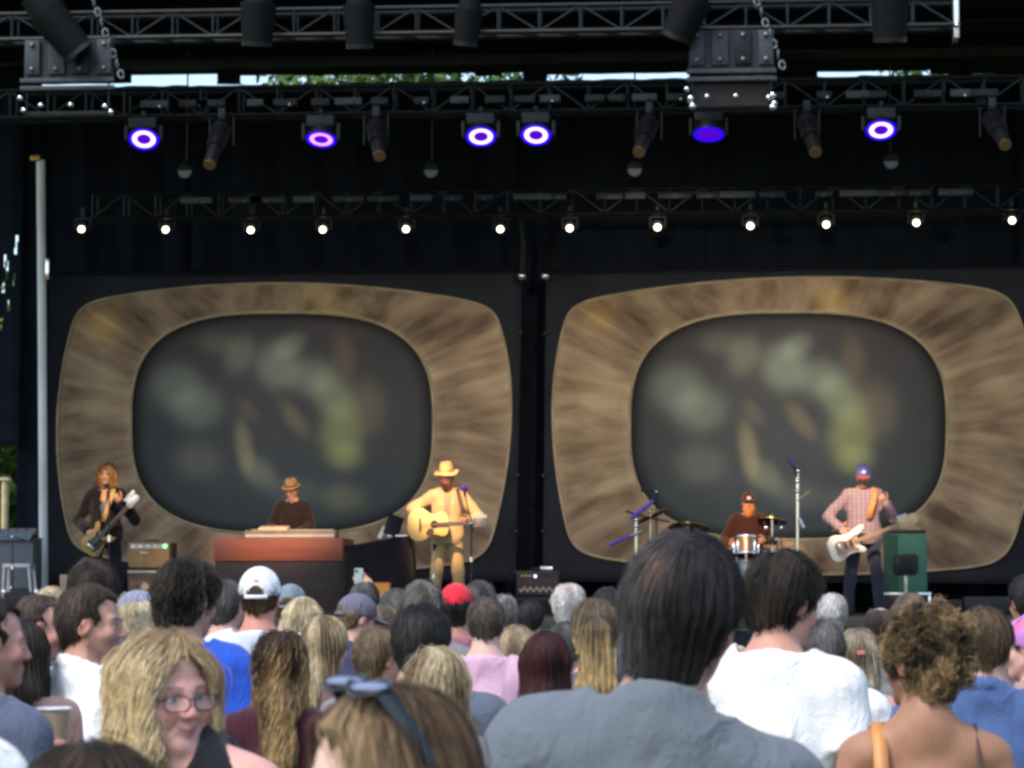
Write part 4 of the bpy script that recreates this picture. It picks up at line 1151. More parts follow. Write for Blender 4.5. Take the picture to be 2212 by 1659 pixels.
tv_picture('brown framed TV picture with dark spotted screen behind the keyboard player',
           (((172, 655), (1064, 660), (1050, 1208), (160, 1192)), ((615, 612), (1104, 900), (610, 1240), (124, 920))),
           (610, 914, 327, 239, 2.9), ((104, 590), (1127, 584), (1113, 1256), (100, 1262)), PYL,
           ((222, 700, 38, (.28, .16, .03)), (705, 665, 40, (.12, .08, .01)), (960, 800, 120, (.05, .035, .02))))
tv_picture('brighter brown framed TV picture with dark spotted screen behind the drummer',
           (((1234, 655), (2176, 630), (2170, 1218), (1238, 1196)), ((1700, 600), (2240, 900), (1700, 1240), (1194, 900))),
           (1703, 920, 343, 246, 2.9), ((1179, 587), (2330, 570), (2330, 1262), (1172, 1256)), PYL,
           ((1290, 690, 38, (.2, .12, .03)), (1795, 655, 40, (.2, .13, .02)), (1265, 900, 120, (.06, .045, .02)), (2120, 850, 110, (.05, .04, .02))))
# light on the players from the hanging spots; picture washes added there for brightness
PW = (1.0, .87, .7)
aim(0, 600, 900, 40, 210, PW, 46, 1.0)
aim(1, 860, 960, 40, 370, PW, 42, 1.0)
aim(2, 1420, 900, 40, 800, PW, 46, 1.0)
aim(3, 1950, 950, 40, 720, PW, 46, 1.0)
aim(0, 225, 1100, 35.2, 1300, WARM, 8)
aim(1, 590, 1125, 36.6, 1800, WARM, 19, 1.0)
aim(1, 965, 1110, 34.9, 2400, (1.0, .62, .32), 12)
aim(2, 1600, 1130, 38.2, 2600, WARM, 9)
aim(3, 1850, 1130, 35.2, 2000, (1.0, .72, .48), 10)
# ------------------------------------------------------------------ instruments
def smooth_loop(pts, n=5):
    P = [Vector((p[0], p[1])) for p in pts]; m = len(P); out = []
    for i in range(m):
        a, b, c, d = P[i - 1], P[i], P[(i + 1) % m], P[(i + 2) % m]
        for k in range(n):
            t = k / n
            out.append(.5 * ((2 * b) + (c - a) * t + (2 * a - 5 * b + 4 * c - d) * t * t + (3 * b - a - 3 * c + d) * t ** 3))
    return out
WOODN = mat('maple_neck', (.4, .24, .11), rough=.4, var=.15, stretch=(.2, 3, 3)); ROSE = mat('rosewood', (.06, .03, .02), rough=.5)
BASSP = [(-.24, 0), (-.23, .1), (-.15, .16), (-.05, .135), (.03, .115), (.12, .145), (.21, .165), (.255, .145), (.21, .095), (.135, .055), (.13, -.05), (.165, -.09), (.185, -.13), (.15, -.155), (.07, -.125), (-.02, -.118), (-.1, -.15), (-.18, -.155), (-.235, -.1)]
SGP = [(-.19, 0), (-.18, .09), (-.11, .15), (-.02, .12), (.06, .11), (.13, .15), (.19, .15), (.17, .1), (.11, .05), (.11, -.05), (.17, -.1), (.19, -.15), (.13, -.15), (.06, -.11), (-.02, -.12), (-.11, -.15), (-.18, -.09)]
ACP = [(-.25, 0), (-.24, .1), (-.19, .175), (-.12, .2), (-.05, .185), (.0, .145), (.045, .12), (.1, .128), (.16, .145), (.21, .13), (.24, .07), (.245, 0), (.24, -.07), (.21, -.13), (.16, -.145), (.1, -.128), (.045, -.12), (.0, -.145), (-.05, -.185), (-.12, -.2), (-.19, -.175), (-.24, -.1)]
def guitar(name, label, cat, outline, c, hd, bodym, thick, neck_len, strings, guard=None, headm=None, hole=False, pk=.16):
    """c: body centre, hd: headstock point, both in the place; the face looks at the audience"""
    ex = (Vector(hd) - Vector(c)).normalized(); ey = Vector((0, 1, 0)); ey = (ey - ex * ey.dot(ex)).normalized(); ez = ex.cross(ey)
    t = empty(name, c, label=label, cat=cat)
    M = Matrix((ex, ey, ez)).transposed(); t.rotation_euler = M.to_euler()
    o = B().prism(smooth_loop(outline), -thick / 2, thick / 2, bev=.008).done('body', bodym, t)
    x0 = .08; x1 = x0 + neck_len
    B().box(((x0 + x1) / 2, -thick / 2 - .006, 0), (neck_len, .022, .05), bev=.006).done('neck', WOODN, t)
    B().box(((x0 + x1) / 2, -thick / 2 - .02, 0), (neck_len, .006, .048)).done('fingerboard', ROSE if thick != .045 else WOODN, t)
    q_ = 1.35 if thick == .045 else 1.
    hp_ = [(x1 + a_ * q_, b_ * q_) for a_, b_ in ((0, -.03), (.03, -.045), (.17, -.04), (.19, 0), (.17, .05), (.05, .06), (0, .03))]
    h = B().prism(hp_, -thick / 2 - .012, -thick / 2 + .006, bev=.004).done('headstock', headm or WOODN, t)
    for k in range(strings):
        B().cyl((x1 + .03 + .03 * k, -thick / 2, .06), (x1 + .03 + .03 * k, -thick / 2, .1), .012, n=8).done('tuning_peg', CHROME, h)
    if guard is not None: B().prism(smooth_loop([(p[0] * .62 - .01, p[1] * .62 - .02) for p in outline], 3), -thick / 2 - .006, -thick / 2).done('pickguard', guard, t)
    if hole:
        b = B(); disc(b, 0, .05, -thick / 2 - .004); b.bm.verts.ensure_lookup_table()
        bmesh.ops.translate(b.bm, vec=(.07, 0, 0), verts=b.bm.verts[:]); b.done('sound_hole', mat('hole_shade', (.01, .006, .004), rough=.9), t)  # flat dark disc paints the shade inside the hole
    B().box((-.1, -thick / 2 - .012, 0), (.025, .018, .1 if not hole else .16), bev=.004).done('bridge', CHROME if not hole else ROSE, t)
    if not hole:
        for k, x in enumerate((-.03, .04)): B().box((x, -thick / 2 - .012, 0), (.03, .016, .09), bev=.004).done('pickup', BLACK, t)
        for k in range(3): B().cyl((-.13 + k * .03, -thick / 2 - .03, -.1 - k * .005), (-.13 + k * .03, -thick / 2, -.1 - k * .005), .012, n=10).done('knob', CHROME, t)
    for k in range(strings):
        z = (k - (strings - 1) / 2) * .04 / (strings - 1)
        B().cyl((-.1, -thick / 2 - .03, z), (x1 + .04, -thick / 2 - .026, z * .9), .0012, n=4).done('string', STEEL, t)
    return t
def ribbon(name, pts, w, m, parent, wdir=(1, 0, 0)):
    b = B(); wd = Vector(wdir).normalized() * w * .5
    L = [(b.bm.verts.new(Vector(p) - wd), b.bm.verts.new(Vector(p) + wd)) for p in pts]
    for (a, c), (d, e) in zip(L, L[1:]): b.bm.faces.new((a, c, e, d))
    o = b.done(name, m, parent); md = o.modifiers.new('thick', 'SOLIDIFY'); md.thickness = .006
    return o
def place(u, Y): return Vector((XS(u, Y), Y, STZ))
GB = 'musicians on stage'
def world_pts(o, pts):
    M = Matrix.Translation(o.location) @ o.rotation_euler.to_matrix().to_4x4() @ Matrix.Diagonal((*o.scale, 1))
    return [M @ Vector(p) for p in pts]

# ---- guitarist
g1, H1 = person('guitarist with loose blond curls and dark jacket playing beside the steel pole', place(226, 35.2), 1.055, yaw=176, hy=6, hp=4, hr=-4, hs=1.0, skin=(.5, .29, .2), hv=.009, cv=.018, shoes=True,
    hair=('mop', {'off': .018, 'amp': .008, 'fr': (70, 70, 60), 'curl': .012, 'cf': .9, 'steps': 9, 'lift': .01, 'top': .004}), hairc=((.2, .11, .045), (.5, .31, .13)), hairn=900, hairlen=.11, hairrad=.0026,
    arms={'R': ((.33, -.04, 1.1), (.15, .2, .965), 'strum'), 'L': ((-.36, .03, 1.1), (-.24, .23, 1.3), 'grip')}, palms={'R': (0, -1, -.1), 'L': (.3, -.8, .5)}, legs=.04,
    shirt=('jacket', cloth('black_velvet', (.006, .005, .006)), .02), trouser=(.014, .014, .017), group=GB, seed=3, facecol={'stub': .25})

vfr = Field(axis(-.12, .12, .014), axis(.02, .16, .014), axis(1.0, 1.47, .014)); vfr.ell((0, .02, 1.27), (.1, .108, .2), .03); vfr.F = smax(vfr.F, -ell(vfr.X, vfr.Y, vfr.Z, (0, .1, 1.47), (.05, .1, .17)), .01)
obj('patterned_shirt', mesh_np('patterned_shirt', *vfr.mesh()), mat('patterned', (.05, .04, .05), c2=(.35, .3, .3), rough=.9, scale=26), g1)
gt = guitar('electric_guitar', 'tan horned electric guitar held by the curly haired guitarist', 'guitar', SGP, S(209, 1168, 34.93), S(314, 1056, 34.85), mat('tan_lacquer', (.36, .22, .05), rough=.3, var=.2), .04, .5, 6, guard=mat('dark_guard', (.02, .018, .018), rough=.3), headm=mat('silver_head', (.6, .6, .62), rough=.25, metal=.4))
inv = (Matrix.Translation(gt.location) @ gt.rotation_euler.to_matrix().to_4x4()).inverted()
wp = world_pts(g1, [(-.02, .16, 1.08), (-.06, .15, 1.22), (-.1, .13, 1.36), (-.11, .06, 1.46), (-.1, -.06, 1.46), (-.0, -.15, 1.3), (.14, -.15, 1.1), (.22, .02, .98)])
ribbon('strap', [inv @ p for p in wp], .06, mat('tan_strap', (.5, .33, .13), rough=.7), gt, inv.to_3x3() @ Vector((1, 0, .1)))

# ---- keyboard player
g2, H2 = person('keyboard player in brown fedora and dark shirt bent over the organ', place(630, 37.0), .985, yaw=178, hy=-10, hp=20, skin=(.5, .28, .2), hv=.009, cv=.018, shoes=True, hs=1.04,
    hair=('short', {'off': .01}), hairc=((.08, .05, .03), (.14, .1, .06)), hairn=200, arms={'R': ((.27, .06, 1.13), (.17, .34, 1.06), 'relaxed'), 'L': ((-.27, .06, 1.13), (-.13, .34, 1.06), 'relaxed')}, palms={'R': (0, 0, -1), 'L': (0, 0, -1)},
    shirt=('shirt', cloth('dark_brown_shirt', (.02, .011, .01)), .014), trouser=(.015, .015, .02), group=GB, seed=5)
def brim_hat(H, o, m, band, rb=.15, hc=.11, droop=.03, soft=0., top=.06):
    xs = axis(-.19, .19, .007); ys = axis(-.21, .21, .007); zs = axis(-.02, .2, .007)
    X, Y, Z = np.meshgrid(xs, ys, zs, indexing='ij', sparse=True)
    q = np.sqrt((X / .083) ** 2 + ((Y + .012) / .104) ** 2)
    crown = smax((q - 1 + np.clip(Z - .05, 0, 1) * 2.2) * .085, Z - .13 - .03 * soft - .0 * X, .02)
    crown = smax(crown, .035 - Z, .004)
    if not soft: crown = smax(crown, -ell(X, Y, Z, (0, 0, .155), (.022, .09, .03)), .012)
    an = np.arctan2(X, Y + .012)
    zb = .045 - droop * np.clip((q - 1), 0, 2) * (.6 + .5 * np.cos(an * 2)) + soft * .012 * np.sin(an * 3 + 1)
    br = np.maximum(np.abs(Z - zb) - .0065, (q - (rb / .09)) * .08)
    D = smin(crown, br, .012)
    h = head_part('hat', snet(xs, ys, zs, (D + np.zeros((len(xs), len(ys), len(zs)))).astype(f32)), H, m, o)
    b = B(); b.tube([(.087 * math.sin(a), -.012 + .108 * math.cos(a), .062) for a in np.linspace(0, 6.28, 25)], .009, 6); bo = b.done('hat_band', band, h); bo.matrix_local = H.mat4()
    return h
brim_hat(H2, g2, cloth('fedora', (.3, .17, .07)), cloth('fedora_band', (.05, .03, .02)), rb=.125)
gl = B(); 
for sg in (-1, 1): gl.tube([(sg * .032 + .022 * math.cos(a), .1, -.004 + .015 * math.sin(a)) for a in np.linspace(0, 6.28, 13)], .0028, 5)
gl.tube([(-.01, .1, .0), (.01, .1, .0)], .0025, 5)
for sg in (-1, 1): gl.tube([(sg * .055, .098, .0), (sg * .078, .05, .002), (sg * .082, -.01, .0)], .0025, 5)
go = gl.done('glasses', BLACK, g2); go.matrix_local = H2.mat4()

# organ rig
OY = 36.3
oc = place(598, OY); t = empty('organ', oc, label='wide dark organ with glowing orange wood top rail below the keyboard player', cat='organ')
sx = lambda u: XS(u, OY - .5) - oc.x
hz = lambda v: S(600, v, OY - .5).z - STZ
W0, W1 = sx(463), sx(738)
B().box(((W0 + W1) / 2, 0, hz(1212) / 2), (W1 - W0, .95, hz(1212)), bev=.01).done('cabinet', mat('dark_walnut', (.03, .014, .009), rough=.6, var=.3, stretch=(.3, 2, 2)), t)
B().box(((W0 + W1) / 2, 0, (hz(1212) + hz(1162)) / 2), (W1 - W0 + .03, 1.0, hz(1162) - hz(1212)), bev=.012).done('top_rail', mat('orange_wood', (.36, .09, .034), rough=.5, c2=(.24, .06, .034), scale=3, stretch=(.4, 2, 3)), t)
kb = empty('stage_keyboard', (XS(627, OY - .3), OY - .2, S(600, 1162, OY - .5).z), label='beige stage keyboard lying on top of the organ', cat='keyboard')
kw = XS(725, OY - .5) - XS(528, OY - .5)
B().box((0, 0, .05), (kw, .34, .1), bev=.012).done('case', mat('beige_case', (.2, .16, .13), rough=.5, var=.2, scale=5), kb)
B().box((0, -.172, .03), (kw * .98, .01, .035)).done('front_rail', mat('ivory', (.55, .5, .42), rough=.4), kb)
wk = None
for k in range(34):
    if wk is None: wk = B().box((0, 0, 0), (kw * .9 / 34 - .002, .13, .014), bev=.002).done('white_key', mat('ivory', (.55, .5, .42)), kb); o = wk
    else: o = wk.copy(); col.objects.link(o); o.parent = kb
    o.location = (-kw * .45 + kw * .9 / 34 * (k + .5), .08, .105)
for k in range(4): B().cyl((-.4 + k * .1, -.1, .1), (-.4 + k * .1, -.1, .12), .015, n=10).done('knob', BLACK, kb)
b = B(); b.box((XS(597, OY) - kb.location.x, -.02, .125), (.36, .24, .035), rot=Euler((R(8), 0, 0)), bev=.004)
nb_ = b.done('song_book', mat('cream_paper', (.78, .6, .38), rough=.8, var=.05)); nb_.location = kb.location; tag(nb_, 'cream song book lying on the beige keyboard before the keyboard player', 'book')
# second keyboard under black cloth, with laptop
t = empty('draped_table', place(822, 35.6), label='table draped in black cloth between the organ and the singer', cat='table')
tx0, tx1 = XS(748, 35.6) - t.location.x, XS(893, 35.6) - t.location.x; tz0, tz1 = S(760, 1182, 35.6).z - STZ, S(890, 1157, 35.6).z - STZ
b = B(); n = 24
ring = []
V, F = [], []
for j in range(9):
    f_ = j / 8
    for i in range(n * 2):
        a = i / (n * 2) * 2 * math.pi
        cx, cy_ = np.clip(1.35 * math.cos(a), -1, 1), np.clip(1.35 * math.sin(a), -1, 1)
        zt_ = tz0 + (tz1 - tz0) * (cx + 1) / 2
        V.append((tx0 + (tx1 - tx0) * (cx * (1 + .0 * f_) + 1) / 2 + .03 * f_ * math.sin(i * 2.1), .28 * cy_ + .03 * f_ * math.sin(i * 1.7), zt_ * (1 - f_) + .02 * f_))
for j in range(8):
    for i in range(n * 2):
        F.append((j * n * 2 + i, (j + 1) * n * 2 + i, (j + 1) * n * 2 + (i + 1) % (n * 2), j * n * 2 + (i + 1) % (n * 2)))
obj('cloth', mesh_np('cloth', V, F), cloth('black_table_cloth', (.012, .01, .011)), t)
B().box(((tx0 + tx1) / 2, 0, (tz0 + tz1) / 2 - .02), ((tx1 - tx0), .55, .05), rot=Euler((0, -math.atan2(tz1 - tz0, tx1 - tx0), 0))).done('table_top', cloth('black_table_cloth', (.012, .01, .011)), t)
lp = empty('tablet_stand', S(850, 1158, 35.5), label='black tablet tilted on a stand at the table edge beside the singer', cat='tablet')
B().box((0, 0, .13), (.2, .012, .27), rot=Euler((R(-15), R(20), R(15))), bev=.006).done('tablet', BLACK, lp); B().cyl((0, .05, -.04), (0, .03, .06), .012, n=8).done('stem', BLACK, lp); B().box((.06, .05, .0), (.26, .16, .02), bev=.005).done('base', STEEL, lp)
pg = B().box((0, 0, .0), (.05, .01, .16), rot=Euler((R(-10), R(25), 0))).done('lit_page', mat('page', (.85, .8, .7), rough=.7)); pg.location = S(825, 1150, 35.45); tag(pg, 'narrow white page propped on the table edge before the tablet', 'paper')

# ---- singer
g3, H3 = person('singer in wide straw hat and cream jacket strumming an acoustic guitar', place(966, 34.9), 1.03, yaw=186, hy=-10, hp=8, hr=3, hs=1.05, skin=(.42, .23, .16), hv=.009, cv=.018, shoes=True, legs=.03,
    hair=('short', {'off': .012, 'nape': .1}), hairc=((.06, .03, .02), (.12, .07, .04)), hairn=200, beard=((.07, .035, .02), (.2, .1, .05)), w=.98,
    arms={'R': ((.42, .0, 1.24), (.2, .26, 1.13), 'strum'), 'L': ((-.38, .02, 1.14), (-.24, .27, 1.1), 'grip')}, palms={'R': (0, -1, -.1), 'L': (.3, -.8, .5)},
    shirt=('jacket', cloth('cream_jacket', (.46, .32, .17)), .014), trouser=(.42, .29, .13), group=GB, seed=8)
brim_hat(H3, g3, cloth('straw_hat', (.55, .38, .17)), cloth('straw_band', (.3, .17, .07)), rb=.15, droop=.05, soft=1.)
vfr = Field(axis(-.12, .12, .014), axis(.02, .18, .014), axis(.9, 1.47, .014)); vfr.ell((0, .02, 1.22), (.1, .112, .26), .03); vfr.F = smax(vfr.F, -ell(vfr.X, vfr.Y, vfr.Z, (0, .1, 1.47), (.05, .1, .1)), .01)
obj('undershirt', mesh_np('undershirt', *vfr.mesh()), cloth('grey_under', (.3, .2, .16)), g3)
ga = guitar('acoustic_guitar', 'honey blond acoustic guitar strummed by the singer', 'guitar', ACP, S(926, 1133, 34.52), S(1052, 1130, 34.56), mat('spruce', (.72, .46, .15), rough=.32, var=.08, stretch=(.3, 5, 5)), .1, .43, 6, hole=True, headm=mat('pale_head', (.5, .33, .25), rough=.35))
B().prism(smooth_loop([(.0, -.05), (.06, -.06), (.05, -.13), (-.03, -.12)], 4), -.058, -.052).done('pickguard', ROSE, ga)
inv = (Matrix.Translation(ga.location) @ ga.rotation_euler.to_matrix().to_4x4()).inverted()
wp = world_pts(g3, [(-.2, .22, 1.18), (-.16, .18, 1.3), (-.13, .12, 1.42), (-.12, .05, 1.48), (-.1, -.06, 1.47), (.0, -.16, 1.3), (.16, -.14, 1.1), (.3, .1, 1.05)])
ribbon('strap', [inv @ p for p in wp], .05, mat('dark_strap', (.05, .03, .03), rough=.7), ga, inv.to_3x3() @ Vector((1, 0, .1)))
def mic_stand(label, u, Y, vtop, lean=.0, boom=None, m=BLACK, micm=None, mr=.03, micdir=(0, .08, .05)):
    b_ = place(u, Y); t = empty('microphone_stand', b_, label=label, cat='microphone stand', group='microphone stands on stage')
    top = S(u, vtop, Y) - b_; top.x += lean
    B().cyl((0, 0, 0), (0, 0, .03), .15, .14, n=20).done('base', BLACK, t)
    B().cyl((0, 0, .03), tuple(top * .6), .014, n=8).done('lower_tube', m, t); B().cyl(tuple(top * .6), tuple(top), .01, n=8).done('upper_tube', m, t)
    B().cyl(tuple(top * .58), tuple(top * .63), .022, n=10).done('clutch', CHROME, t)
    e = top
    if boom:
        e = S(*boom, Y) - b_
        B().cyl(tuple(top - (e - top) * .3), tuple(e), .009, n=8).done('boom', m, t); B().ball(tuple(top), .025).done('joint', CHROME, t)
    d = Vector(micdir)
    mi = B().cyl(tuple(e), tuple(e + d * 1.6), .014, .02, n=10).done('microphone', BLACK, t); B().ball(tuple(e + d * 1.9), mr, 12).done('grille', micm or DARKM, mi)
    return t
mic_stand('straight microphone stand with microphone painted as lit purple before the singer', 1018, 34.0, 1130, boom=(1005, 1072), micm=mat('purple_lit_foam', (.08, .03, .3), rough=.8), mr=.045, micdir=(-.01, .03, .05))  # foam takes its purple from stage light put into the colour
mic_stand('thin pale microphone stand beside the singer legs', 937, 34.3, 1190, m=mat('pale_tube', (.5, .38, .25), rough=.4, metal=.5), micdir=(0, .05, .03))
mic_stand('black microphone stand at the guitarist mouth', 236, 34.7, 1056, m=BLACK, micdir=(-.03, .05, .02))

# ---- drummer and drums
DY = 37.7
rs = empty('drum_riser', place(1590, DY + .3), label='low black riser under the drum kit', cat='riser')
B().box((0, 0, .12), (3.0, 2.2, .24), bev=.01).done('platform', DECK, rs); B().box((0, -1.11, .12), (3.0, .012, .22)).done('skirt', BLKCLOTH, rs)
def zz(v, Y=DY): return S(1600, v, Y).z
g4, H4 = person('drummer with orange beard and dark cap seated behind the drums', Vector((XS(1618, DY + .5), DY + .5, STZ + .24 - .4)), .99, yaw=172, hy=10, hp=4, hs=1.06, skin=(.52, .26, .16), hv=.009, cv=.018, shoes=True, legs='sit', w=1.1, belly=.03,
    hair=('short', {'off': .014, 'nape': .11}), hairc=((.1, .04, .02), (.2, .09, .04)), hairn=200, beard=((.4, .13, .035), (.7, .28, .09), {'big': 1.3, 'amp': .004}),
    arms={'R': ((.33, .06, 1.12), (.2, .36, 1.08), 'grip'), 'L': ((-.34, .06, 1.13), (-.26, .36, 1.12), 'grip')}, shirt=('shirt', cloth('maroon_shirt', (.035, .01, .008)), .016), trouser=(.015, .015, .02), group=GB, seed=9)
cap_on(H4, g4, cloth('dark_cap', (.03, .015, .015)), back_open=False, v=.008, low=.02)
bd = B().box((0, .1, .055), (.04, .01, .035), bev=.003).done('cap_badge', mat('pale_badge', (.6, .45, .4)), g4); bd.matrix_local = H4.mat4()
st = empty('drum_stool', Vector((XS(1618, DY + .5), DY + .5, STZ + .24)), label='round black stool under the drummer', cat='stool')
B().cyl((0, 0, .38), (0, 0, .45), .17, n=24).done('seat', BLACK, st)
for a in (0, 2.1, 4.2): B().cyl((0, 0, .3), (.2 * math.cos(a), .2 * math.sin(a), 0), .012, n=6).done('leg', CHROME, st)
def drum(label, u, v, Y, r, d, tilt, shell, up=True, legs=0):
    c = S(u, v, Y); t = empty('drum', c, label=label, cat='drum', group='drum kit'); t.rotation_euler = (R(tilt), 0, 0)
    B().cyl((0, 0, -d / 2), (0, 0, d / 2), r, n=28, cap=False).done('shell', shell, t)
    B().cyl((0, 0, d / 2 - .004), (0, 0, d / 2), r * .99, n=28).done('head', mat('drum_head', (.7, .66, .58), rough=.5), t)
    for z in (-d / 2, d / 2): B().lathe([(r * 1.03, z - .012), (r * 1.05, z), (r * 1.03, z + .012), (r * .99, z)], 28).done('hoop', CHROME, t)
    for k in range(8):
        a = k * math.pi / 4; B().box((r * 1.02 * math.cos(a), r * 1.02 * math.sin(a), 0), (.02, .02, d * .8), bev=.004).done('lug', CHROME, t)
    if legs:
        inv_ = t.rotation_euler.to_matrix().inverted()
        for k in range(legs):
            a = k * 2 * math.pi / legs + .5
            q = inv_ @ Vector((r * math.cos(a), r * math.sin(a) , STZ + .24 - c.z))
            B().cyl((r * 1.03 * math.cos(a), r * 1.03 * math.sin(a), 0), tuple(q), .01, n=6).done('leg', CHROME, t)
    return t
SPARK = mat('copper_sparkle', (.5, .2, .06), rough=.2, metal=.85, var=.4, scale=60)
drum('copper rack drum in front of the drummer', 1612, 1180, DY - .35, .15, .22, -14, SPARK, legs=3)
drum('copper floor drum beside the drummer on the bassist side', 1672, 1225, DY + .2, .2, .4, 0, SPARK, legs=3)
drum('copper snare drum low between the drummer knees', 1590, 1222, DY - .1, .17, .14, 8, SPARK, legs=3)
bdm = drum('big copper bass drum standing on its edge before the drummer', 1600, 1262, DY - .6, .27, .4, 90, SPARK)
def cymbal(label, u, v, Y, r, tilt, roll=0):
    c = S(u, v, Y); t = empty('cymbal', c, label=label, cat='cymbal', group='drum kit')
    o = B().lathe([(.0, .03), (r * .12, .026), (r * .2, .008), (r * .6, -.006), (r, -.022), (r, -.026), (r * .6, -.01), (0, .02)], 32).done('plate', mat('cymbal_brass', (.6, .36, .1), rough=.28, metal=.95, var=.15), t); o.rotation_euler = (R(tilt), R(roll), 0)
    B().cyl((0, 0, .06), (0, 0, -(c.z - STZ - .24)), .011, n=8).done('pole', CHROME, t); B().ball((0, 0, .05), .02).done('wing_nut', CHROME, t)
    z = -(c.z - STZ - .24)
    for a in (0.3, 2.4, 4.5): B().cyl((0, 0, z + .3), (.28 * math.cos(a), .28 * math.sin(a), z), .009, n=6).done('leg', CHROME, t)
cymbal('wide brass cymbal tilted beside the drummer, largest one', 1488, 1138, DY - .1, .27, -16, 3)
cymbal('thin brass cymbal beyond the chrome stand', 1405, 1112, DY - .3, .26, -4, -24)
cymbal('small brass cymbal on the bassist side of the drums', 1668, 1122, DY + .3, .2, -12, 6)
PURP = mat('purple_lit_tube', (.18, .1, .7), rough=.3, metal=.5)  # purple stage light painted into the tube colour
def chrome_stand(label, u, Y, v0, arms_, gm=CHROME):
    b_ = place(u, Y); t = empty('boom_stand', b_, label=label, cat='boom stand', group='chrome boom stands by the drums')
    top = S(u, v0, Y) - b_
    B().cyl((0, 0, .24), tuple(top), .02, n=10).done('pole', gm, t)
    for a in (0.3, 2.4, 4.5): B().cyl((0, 0, .5), (.3 * math.cos(a), .3 * math.sin(a), .0), .012, n=6).done('leg', gm, t)
    for (ua, va), (ub, vb), r, m in arms_:
        B().cyl(tuple(S(ua, va, Y - .05) - b_), tuple(S(ub, vb, Y - .05) - b_), r, n=8).done('boom_arm', m, t)
    for f_ in (1.0, .93, .86): B().ball(tuple(top * f_), .036, 10).done('clamp', STEEL, t)
    return t
CS = chrome_stand('chrome stand with crossed booms painted as lit purple beside the wide cymbal', 1374, DY - .6, 1122, [((1316, 1178), (1362, 1158), .02, PURP), ((1362, 1158), (1388, 1148), .02, STEEL), ((1362, 1120), (1412, 1082), .024, PURP), ((1352, 1104), (1376, 1112), .012, DARKM), ((1376, 1112), (1446, 1128), .012, DARKM)])
OS = chrome_stand('tall chrome overhead microphone stand between drummer and bassist', 1723, DY - .3, 1018, [((1712, 1000), (1722, 1030), .014, DARKM), ((1722, 1082), (1750, 1060), .01, mat('wood_stick', (.4, .25, .1))), ((1726, 1120), (1736, 1140), .026, STEEL)])
for t_, (u, v) in ((OS, (1709, 996)),):
    B().cyl(tuple(S(u - 6, v - 4, DY - .35) - t_.location), tuple(S(u + 8, v + 10, DY - .35) - t_.location), .035, n=10).done('microphone', mat('violet_foam', (.05, .03, .12), rough=.8), t_)
mic_stand('small overhead microphone on a thin stand before the cymbals', 1418, DY + .4, 1062, boom=(1398, 1058), m=DARKM, micdir=(-.03, 0, 0))
RG = random.Random(3)
for i, (u, v) in enumerate(((1688, 1140), (1655, 1140), (1678, 1165))):
    c = S(u, v, DY + .1); t = empty('clip_microphone', c, label='small black clip microphone over the drums ' + ('next to the overhead stand', 'beside the drummer elbow', 'low above the floor drum')[i], cat='microphone')
    B().cyl((0, 0, 0), (-.03, 0, .08), .022, n=8).done('body', BLACK, t); B().ball((.0, -.02, 0), .03, 8).done('grille', STEEL, t); B().cyl((0, 0, 0), (0, .03, -(c.z - STZ - .24)), .008, n=6).done('stem', DARKM, t)

# ---- bassist
PLAID = bpy.data.materials.new('plaid_flannel'); tt, pp = nt(PLAID); pp.inputs['Roughness'].default_value = .95
tcn = tt.nodes.new('ShaderNodeTexCoord'); prev = None
for ax_i, (colr, sc_p) in enumerate((((.03, .035, .09), 6), ((.4, .17, .08), 7), ((.4, .34, .4), 23))):
    wv = tt.nodes.new('ShaderNodeTexWave'); wv.bands_direction = ('X', 'Z', 'Z')[ax_i]; wv.inputs['Scale'].default_value = sc_p; wv.inputs['Distortion'].default_value = .6
    tt.links.new(tcn.outputs['Object'], wv.inputs['Vector'])
    mx = tt.nodes.new('ShaderNodeMix'); mx.data_type = 'RGBA'; mx.inputs[7].default_value = (*colr, 1)
    mt_ = tt.nodes.new('ShaderNodeMath'); mt_.operation = 'MULTIPLY'; mt_.inputs[1].default_value = (.75, .5, .3)[ax_i]; tt.links.new(wv.outputs['Fac'], mt_.inputs[0]); tt.links.new(mt_.outputs[0], mx.inputs[0])
    if prev is None: mx.inputs[6].default_value = (.2, .16, .2, 1)
    else: tt.links.new(prev.outputs[2], mx.inputs[6])
    prev = mx
tt.links.new(prev.outputs[2], pp.inputs['Base Color'])
g5, H5 = person('bass player in blue cap and plaid shirt standing before the green cabinet', place(1866, 35.2), 1.03, yaw=180, hy=2, hp=22, hs=1.08, skin=(.46, .27, .2), hv=.009, cv=.018, shoes=True, legs=.05, w=1.04, belly=.015,
    hair=('short', {'off': .011, 'nape': .1}), hairc=((.08, .05, .035), (.14, .1, .07)), hairn=200, facecol={'stub': .5},
    arms={'R': ((.41, -.02, 1.14), (.27, .2, 1.0), 'strum'), 'L': ((-.36, .03, 1.12), (-.25, .22, 1.3), 'grip')}, palms={'R': (0, -1, -.1), 'L': (.3, -.8, .5)},
    shirt=('shirt', PLAID, .018), trouser=(.03, .032, .05), group=GB, seed=12)
cap_on(H5, g5, cloth('blue_cap', (.13, .12, .3)), mb=cloth('red_brim', (.25, .05, .06)), back_open=False, v=.008, low=.015, brimlen=.06)
bd = B().ball((0, .098, .075), .022, 10, sc=(1, .4, 1)).done('cap_badge', mat('white_badge', (.8, .78, .78)), g5); bd.matrix_local = H5.mat4()
gb = guitar('bass_guitar', 'white bass guitar with pale headstock played by the bassist', 'guitar', BASSP, S(1832, 1176, 34.9), S(1976, 1120, 34.85), mat('olympic_white', (.8, .74, .62), rough=.25, var=.05), .045, .56, 4, guard=mat('rose_guard', (.3, .16, .13), rough=.3), headm=mat('maple_head', (.6, .42, .2), rough=.35))
inv = (Matrix.Translation(gb.location) @ gb.rotation_euler.to_matrix().to_4x4()).inverted()
